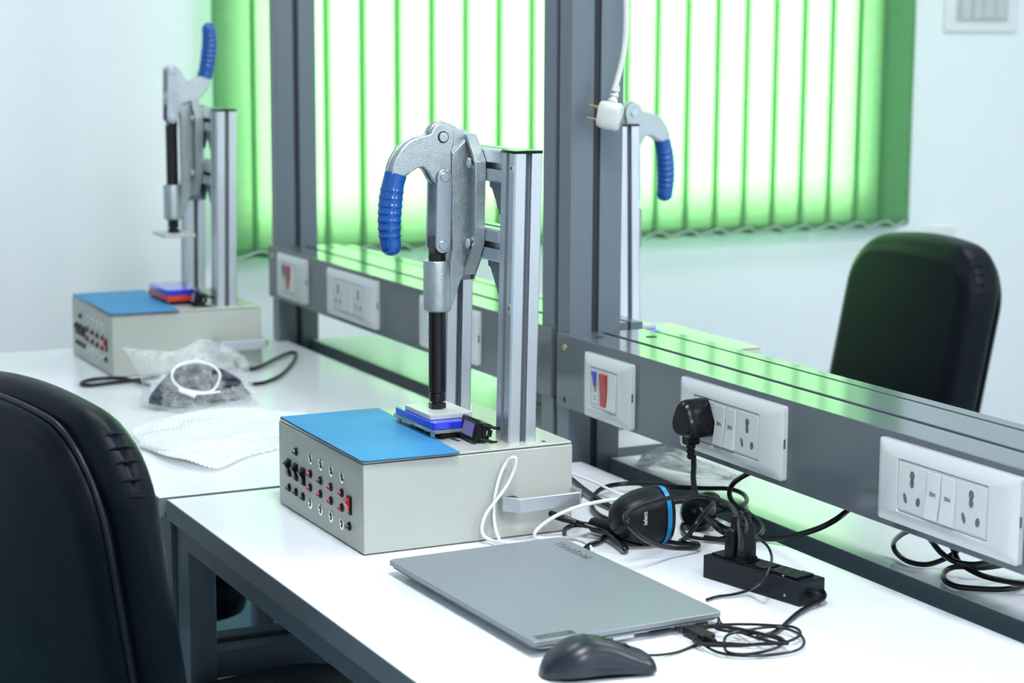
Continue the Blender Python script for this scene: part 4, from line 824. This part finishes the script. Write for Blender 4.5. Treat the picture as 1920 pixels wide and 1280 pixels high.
# ------------------------------------------------------------------ bubble wrap
def wrap(name, label, top, right, bottom, left, bulge, nu, nv, m, cell, amp, seed, back=False, crump=0.006):
    """Coons patch over four 3D border lines, crumpled, covered with bubbles"""
    rr = random.Random(seed)
    def at(P, t):
        x = t*(len(P)-1); i = min(int(x), len(P)-2); return P[i].lerp(P[i+1], x-i)
    T, R_, B, L_ = [spline(p, 6) for p in (top, right, bottom, left)]
    ph = [(rr.uniform(10, 60), rr.uniform(10, 60), rr.uniform(0, 6), rr.uniform(0.3, 1)) for _ in range(7)]
    def surf(sgn):
        V = []
        for j in range(nv+1):
            v = j/nv
            for i in range(nu+1):
                u = i/nu
                c = at(T, u)*(1-v)+at(B, u)*v+at(L_, v)*(1-u)+at(R_, v)*u-(T[0]*(1-u)*(1-v)+T[-1]*u*(1-v)+B[0]*(1-u)*v+B[-1]*u*v)
                V.append(c)
        W = nu+1; out = []
        for j in range(nv+1):
            for i in range(W):
                a = V[j*W+min(i+1, nu)]-V[j*W+max(i-1, 0)]; b = V[min(j+1, nv)*W+i]-V[max(j-1, 0)*W+i]
                nr = a.cross(b); nr = nr.normalized() if nr.length > 1e-9 else Vector((0, 0, 1))
                if sgn < 0: nr = -nr
                u, v = i/nu, j/nv; p = V[j*W+i]
                edge = math.sin(PI*u)*math.sin(PI*v)
                d = bulge*max(0, edge)**0.5
                d += crump*sum(q[3]*math.sin(q[0]*u*0.5+q[1]*v*0.5+q[2]+1.5*math.sin(q[1]*u*0.2)) for q in ph)/4*min(1, 4*edge+0.15)
                hx, hy = u*nu/cell, v*nv/cell; row = round(hy/0.87); ox = 0.5*(row % 2)
                dx, dy = hx-ox-round(hx-ox), (hy-row*0.87)
                rd = math.hypot(dx, dy)/0.42
                if rd < 1: d += amp*math.sqrt(1-rd*rd)
                q = p+nr*d
                q.z = max(q.z, 0.0006+(0 if sgn > 0 else 0)); out.append(q)
        return out, W
    out, W = surf(1)
    F = [(j*W+i, j*W+i+1, (j+1)*W+i+1, (j+1)*W+i) for j in range(nv) for i in range(nu)]
    mm = M().add(out, F)
    if back:
        o2, _ = surf(-1); mm.add(o2, [tuple(reversed(f)) for f in F])
    o = M(); o.v, o.f = mm.v, mm.f
    q = o.ob(name, m, ang=80)
    return tag(q, label, 'bubble wrap')
V3 = lambda P: [Vector(p) for p in P]
bag = wrap('bubble_wrap_bag', 'upright clear bubble wrap bag with dark contents and a white cable tie',
     V3([(-1.0550, -0.0132, 0.1099), (-1.0650, 0.0211, 0.1014), (-1.0750, 0.0787, 0.0903), (-1.0850, 0.1106, 0.0951), (-1.0950, 0.1353, 0.1063), (-1.0950, 0.1625, 0.1006), (-1.0850, 0.1983, 0.0853), (-1.0750, 0.2164, 0.0702)]),
     V3([(-1.0750, 0.2164, 0.0702), (-1.0650, 0.2204, 0.0446), (-1.0550, 0.2224, 0.0173), (-1.0000, 0.2109, 0.0019)]),
     V3([(-1.0872, 0.0248, 0.0010), (-1.0252, 0.0427, 0.0010), (-0.9828, 0.0769, 0.0010), (-1.0180, 0.1259, 0.0010), (-1.0257, 0.1671, 0.0010), (-1.0043, 0.2124, 0.0010)]),
     V3([(-1.0550, -0.0132, 0.1099), (-1.0650, 0.0093, 0.0790), (-1.0750, 0.0281, 0.0433), (-1.0820, 0.0234, 0.0020)]), 0.018, 150, 88, 'bubble', 4.6, 0.0024, 3, back=True, crump=0.004)
cb = wrap('bag_contents', 'x',
     V3([(-1.0300, 0.0414, 0.0431), (-1.0400, 0.0655, 0.0601), (-1.0450, 0.0977, 0.0701), (-1.0450, 0.1360, 0.0654), (-1.0450, 0.1696, 0.0516), (-1.0450, 0.1918, 0.0357)]),
     V3([(-1.0450, 0.1918, 0.0357), (-1.0430, 0.2006, 0.0210), (-1.0370, 0.2101, 0.0070), (-1.0300, 0.2056, -0.0019)]),
     V3([(-1.0000, 0.0133, 0.0153), (-1.0000, 0.0540, 0.0045), (-1.0000, 0.0841, 0.0011), (-1.0100, 0.1234, 0.0045), (-1.0250, 0.1669, 0.0030), (-1.0300, 0.2056, -0.0019)]),
     V3([(-1.0300, 0.0414, 0.0431), (-1.0200, 0.0279, 0.0338), (-1.0100, 0.0164, 0.0243), (-1.0000, 0.0133, 0.0153)]), 0.005, 40, 24, 'dkobj', 4, 0.0006, 5, back=True, crump=0.003)
for k_ in ('label', 'category'): del cb[k_]
cb.location = (-0.016, 0.008, 0); cb.name = 'dark_contents'; cb.parent = bag; cb['label'] = 'dark contents seen through the film'
tie = thing('cable_tie', 'white ring-shaped cable tie lying on the bubble wrap bag', 'cable tie', (0, 0, 0))
M().tube(spline([(-1.0000, 0.1422, 0.0533), (-0.9970, 0.1313, 0.0351), (-0.9950, 0.1135, 0.0303), (-0.9950, 0.0833, 0.0364), (-0.9970, 0.0672, 0.0447), (-1.0000, 0.0572, 0.0607), (-1.0050, 0.0647, 0.0750), (-1.0100, 0.0824, 0.0813), (-1.0130, 0.1070, 0.0828), (-1.0100, 0.1297, 0.0751), (-1.0050, 0.1412, 0.0648)], 5, True), 0.0024, 8, True).ob('loop', 'tie', tie)
M().tube(spline([(-0.9930, 0.0668, 0.0398), (-0.9910, 0.0802, 0.0345), (-0.9900, 0.0948, 0.0280)], 4), lambda t: 0.004+0.002*t, 10).ob('head', 'tie', tie)
M().tube(spline([(-0.9910, 0.0951, 0.0305), (-0.9930, 0.1185, 0.0293), (-0.9970, 0.1408, 0.0297)], 4), 0.0018, 8).ob('tail', 'tie', tie)
wrap('bubble_wrap_sheet', 'flat clear bubble wrap sleeve lying between the bag and the nearest fixture',
     V3([(-0.9238, 0.0129, 0.0060), (-0.9430, 0.0647, 0.0100), (-0.9403, 0.1106, 0.0140), (-0.9317, 0.1644, 0.0120), (-0.9056, 0.2124, 0.0080), (-0.8858, 0.2579, 0.0040)]),
     V3([(-0.8858, 0.2579, 0.0040), (-0.8100, 0.2246, 0.0040), (-0.7316, 0.1861, 0.0040), (-0.6464, 0.1367, 0.0030)]),
     V3([(-0.7265, -0.0711, 0.0040), (-0.6242, -0.0673, 0.0120), (-0.5642, -0.0525, 0.0160), (-0.5245, -0.0203, 0.0080), (-0.5879, 0.0467, 0.0060), (-0.6464, 0.1367, 0.0030)]),
     V3([(-0.9238, 0.0129, 0.0060), (-0.8820, -0.0263, 0.0080), (-0.8355, -0.0590, 0.0080), (-0.7265, -0.0711, 0.0040)]), 0.006, 150, 100, 'bubble2', 4.4, 0.0022, 8, crump=0.004)
hem = M().tube(spline([(-0.7434, -0.0730, 0.0060), (-0.6922, -0.0639, 0.0100), (-0.6539, -0.0501, 0.0120), (-0.6222, -0.0347, 0.0110), (-0.5818, -0.0224, 0.0080), (-0.5526, -0.0129, 0.0040)], 6), lambda t: 0.0075*(0.4+math.sin(PI*min(1, t*0.9+0.05)))*0.8, 12)
hem.xf(lambda p: (p.x, p.y, max(0.0008, p.z*0.8)))
tag(hem.ob('foam_strip', 'tie', ang=80), 'white rolled foam strip along the front edge of the flat bubble wrap', 'foam strip')
wrap('bubble_wrap_sheet', 'crumpled clear bubble wrap heap seen under the rail behind the black plug',
     V3([(-0.3215, 0.5889, 0.0120), (-0.2388, 0.5673, 0.0400), (-0.2158, 0.5809, 0.0400), (-0.1930, 0.5992, 0.0300), (-0.1750, 0.6248, 0.0200), (-0.1643, 0.6598, 0.0060)]),
     V3([(-0.1643, 0.6598, 0.0060), (-0.1494, 0.6548, 0.0040)]),
     V3([(-0.2909, 0.5572, 0.0030), (-0.2531, 0.5719, 0.0060), (-0.2056, 0.5891, 0.0060), (-0.1754, 0.6162, 0.0040), (-0.1494, 0.6548, 0.0040)]),
     V3([(-0.3215, 0.5889, 0.0120), (-0.2909, 0.5572, 0.0030)]), 0.010, 90, 40, 'bubble2', 3.4, 0.0018, 12, crump=0.012)

# ------------------------------------------------------------------ chairs
def even2(P, n):
    P = P+[P[0]]; D = [0.0]
    for a, b in zip(P, P[1:]): D.append(D[-1]+math.hypot(b[0]-a[0], b[1]-a[1]))
    out = []; j = 0
    for k in range(n):
        t = D[-1]*k/n
        while j < len(P)-2 and D[j+1] < t: j += 1
        u = (t-D[j])/max(1e-9, D[j+1]-D[j]); out.append((P[j][0]+(P[j+1][0]-P[j][0])*u, P[j][1]+(P[j+1][1]-P[j][1])*u))
    return out
def cushion(w_, h, th, r, m, parent, name, arch=0.02, edge=0.022, puff=0.012, ang=60):
    """upright padded slab in xz, thickness along y; r corner radius"""
    rings = []
    n = 7
    def ring(inset, y):
        P = even2(rrect(w_-2*inset, h-2*inset, max(0.01, r-inset), 10), 96)
        return [(x, y-puff*(1-(x/(w_/2))**2)*(1 if y < 0 else -1)*(1 if inset > edge*0.9 else 0), z+arch*(1-(x/(w_/2))**2)*(z/h+0.5)) for x, z in P]
    for k in range(n+1):
        a = PI/2*k/n; rings.append(ring(edge*(1-math.sin(a)), -th/2+edge*(1-math.cos(a))*1.0))
    for k in range(n+1):
        a = PI/2*k/n; rings.append(ring(edge*(1-math.cos(a)), th/2-edge+edge*math.sin(a)))
    pre = [ring(w_*q, -th/2) for q in (0.42, 0.30, 0.18, 0.09)]
    post = [ring(w_*q, th/2) for q in (0.09, 0.18, 0.30, 0.42)]
    return M().loops(pre+rings+post)
def chair(label, loc, rz, recline, bw=0.50, bh=0.440, th=0.060, arms=True):
    """faces +y before rotation; origin on the floor under the seat centre"""
    t = thing('office_chair', label, 'chair', loc, rz, 'black leather office chairs')
    zc = 0.47+bh/2+0.02; yb = -0.247; R = 0.085
    def tilt(p):
        dz = p.z-(zc-bh/2); return (p.x, p.y+yb-math.tan(recline)*dz, p.z)
    up_ = lambda x, z, hh: 0.025*(1-(x/(bw/2))**2)*(z/hh+0.5)
    c = cushion(bw, bh, th, R, 'leather', t, 'backrest', arch=0.025, edge=0.030, puff=0.010)
    c.xf(lambda p: tilt(Vector((p.x, p.y, p.z+zc)))); c.ob('backrest', 'leather', t, ang=70)
    yr = -th/2+0.004
    c = cushion(bw-0.040, bh-0.036, 0.040, R+0.008, 'leather', t, 'rear_panel', arch=0.025, edge=0.018, puff=0.006)
    c.xf(lambda p: tilt(Vector((p.x, p.y+yr-0.008, p.z+zc)))); c.ob('rear_panel', 'leather', t, ang=70)
    def seam(dx, y, r, nm, rr):
        P = [(x, y, z+zc+up_(x, z, bh-dx)) for x, z in even2(rrect(bw-dx, bh-dx, rr, 12), 90)]
        M().tube([tilt(Vector(p)) for p in P], r, 8, True).ob(nm, 'leatherp', t, ang=80)
    seam(0.034, yr-0.010, 0.0036, 'piping', R+0.010)
    seam(0.004, th/2-0.026, 0.0016, 'seam', R)
    for s in (-1, 1):
        f = M(); g = random.Random(4)
        for k in range(7):
            a = PI/2*(k+0.5)/7+g.uniform(-0.03, 0.03); cx, cz = s*(bw/2-R), zc+bh/2-R+0.008
            q = [Vector((cx+s*rr*math.cos(a), y, cz+rr*math.sin(a))) for rr, y in ((R-0.006, th/2-0.044), (R-0.0012, th/2-0.034), (R-0.0005, th/2-0.026), (R-0.006, th/2-0.014))]
            f.tube([tilt(v) for v in spline(q, 3)], lambda w_: 0.0003+0.0017*math.sin(PI*w_), 6)
        f.ob('corner_pleats', 'leather', t, ang=80)
    se = M().stack('z', [(0.36, 0.34, 0.08, 0.37), (0.48, 0.46, 0.09, 0.385), (0.50, 0.48, 0.10, 0.42), (0.49, 0.47, 0.09, 0.45), (0.44, 0.42, 0.08, 0.468), (0.25, 0.24, 0.06, 0.475)], 8)
    se.ob('seat', 'leather', t, ang=70)
    M().box(-0.10, 0.10, -0.30, 0.05, 0.345, 0.372).ob('seat_plate', 'blackp', t, bevel=0.004)
    M().tube(spline([(0, -0.16, 0.35), (0, -0.30, 0.36), (0, -0.335, 0.43), (0, -0.325, 0.56)], 6), 0.022, 12).ob('back_bracket', 'blackp', t)
    M().cyl((0, 0, 0.06), (0, 0, 0.35), 0.026, n=18).ob('gas_column', 'chrome', t)
    for k in range(5):
        a = 2*PI*k/5+0.3; ca, sa = math.cos(a), math.sin(a)
        l = M().tube([(0.02*ca, 0.02*sa, 0.105), (0.16*ca, 0.16*sa, 0.095), (0.285*ca, 0.285*sa, 0.070)], lambda q: 0.022-0.008*q, 10).ob('base_arm', 'blackp', t)
        cw = M(); px, pyy = 0.285*ca, 0.285*sa
        cw.cyl((px-0.020*sa, pyy+0.020*ca, 0.026), (px-0.006*sa, pyy+0.006*ca, 0.026), 0.026, n=16); cw.cyl((px+0.006*sa, pyy-0.006*ca, 0.026), (px+0.020*sa, pyy-0.020*ca, 0.026), 0.026, n=16)
        cw.cyl((px, pyy, 0.03), (px, pyy, 0.065), 0.006, n=8); cw.ob('caster', 'blackp', t)
    if arms:
        for s in (-1, 1):
            M().tube(spline([(s*0.20, -0.10, 0.40), (s*0.275, -0.12, 0.42), (s*0.285, -0.13, 0.58)], 6), 0.014, 10).ob('arm_post', 'blackp', t)
            M().stack('z', [(0.030, 0.22, 0.014, 0.575), (0.050, 0.25, 0.02, 0.585), (0.052, 0.26, 0.024, 0.600), (0.040, 0.24, 0.018, 0.612)], 6, s*0.285, -0.05).ob('armrest', 'blackp', t)
    return t
# chairs are built 1.10 m tall, then set on the floor (-0.70)
CH = chair('black leather office chair in the left foreground, seen from behind', (-0.060, -0.094, FZ), 0.20, 0.15, bw=0.46, arms=False)
def place(label, loc, rz):
    return dup(CH, loc, rz, label)
CH2 = chair('black leather office chair beyond the partition, at the right of the photo', (-0.87, 1.22, FZ), PI, 0.20, bw=0.40, th=0.085)
CH3 = chair('black office chair at the far bench, mostly hidden behind the bench leg', (-1.03, -0.10, FZ), 0.05, 0.12, arms=False)
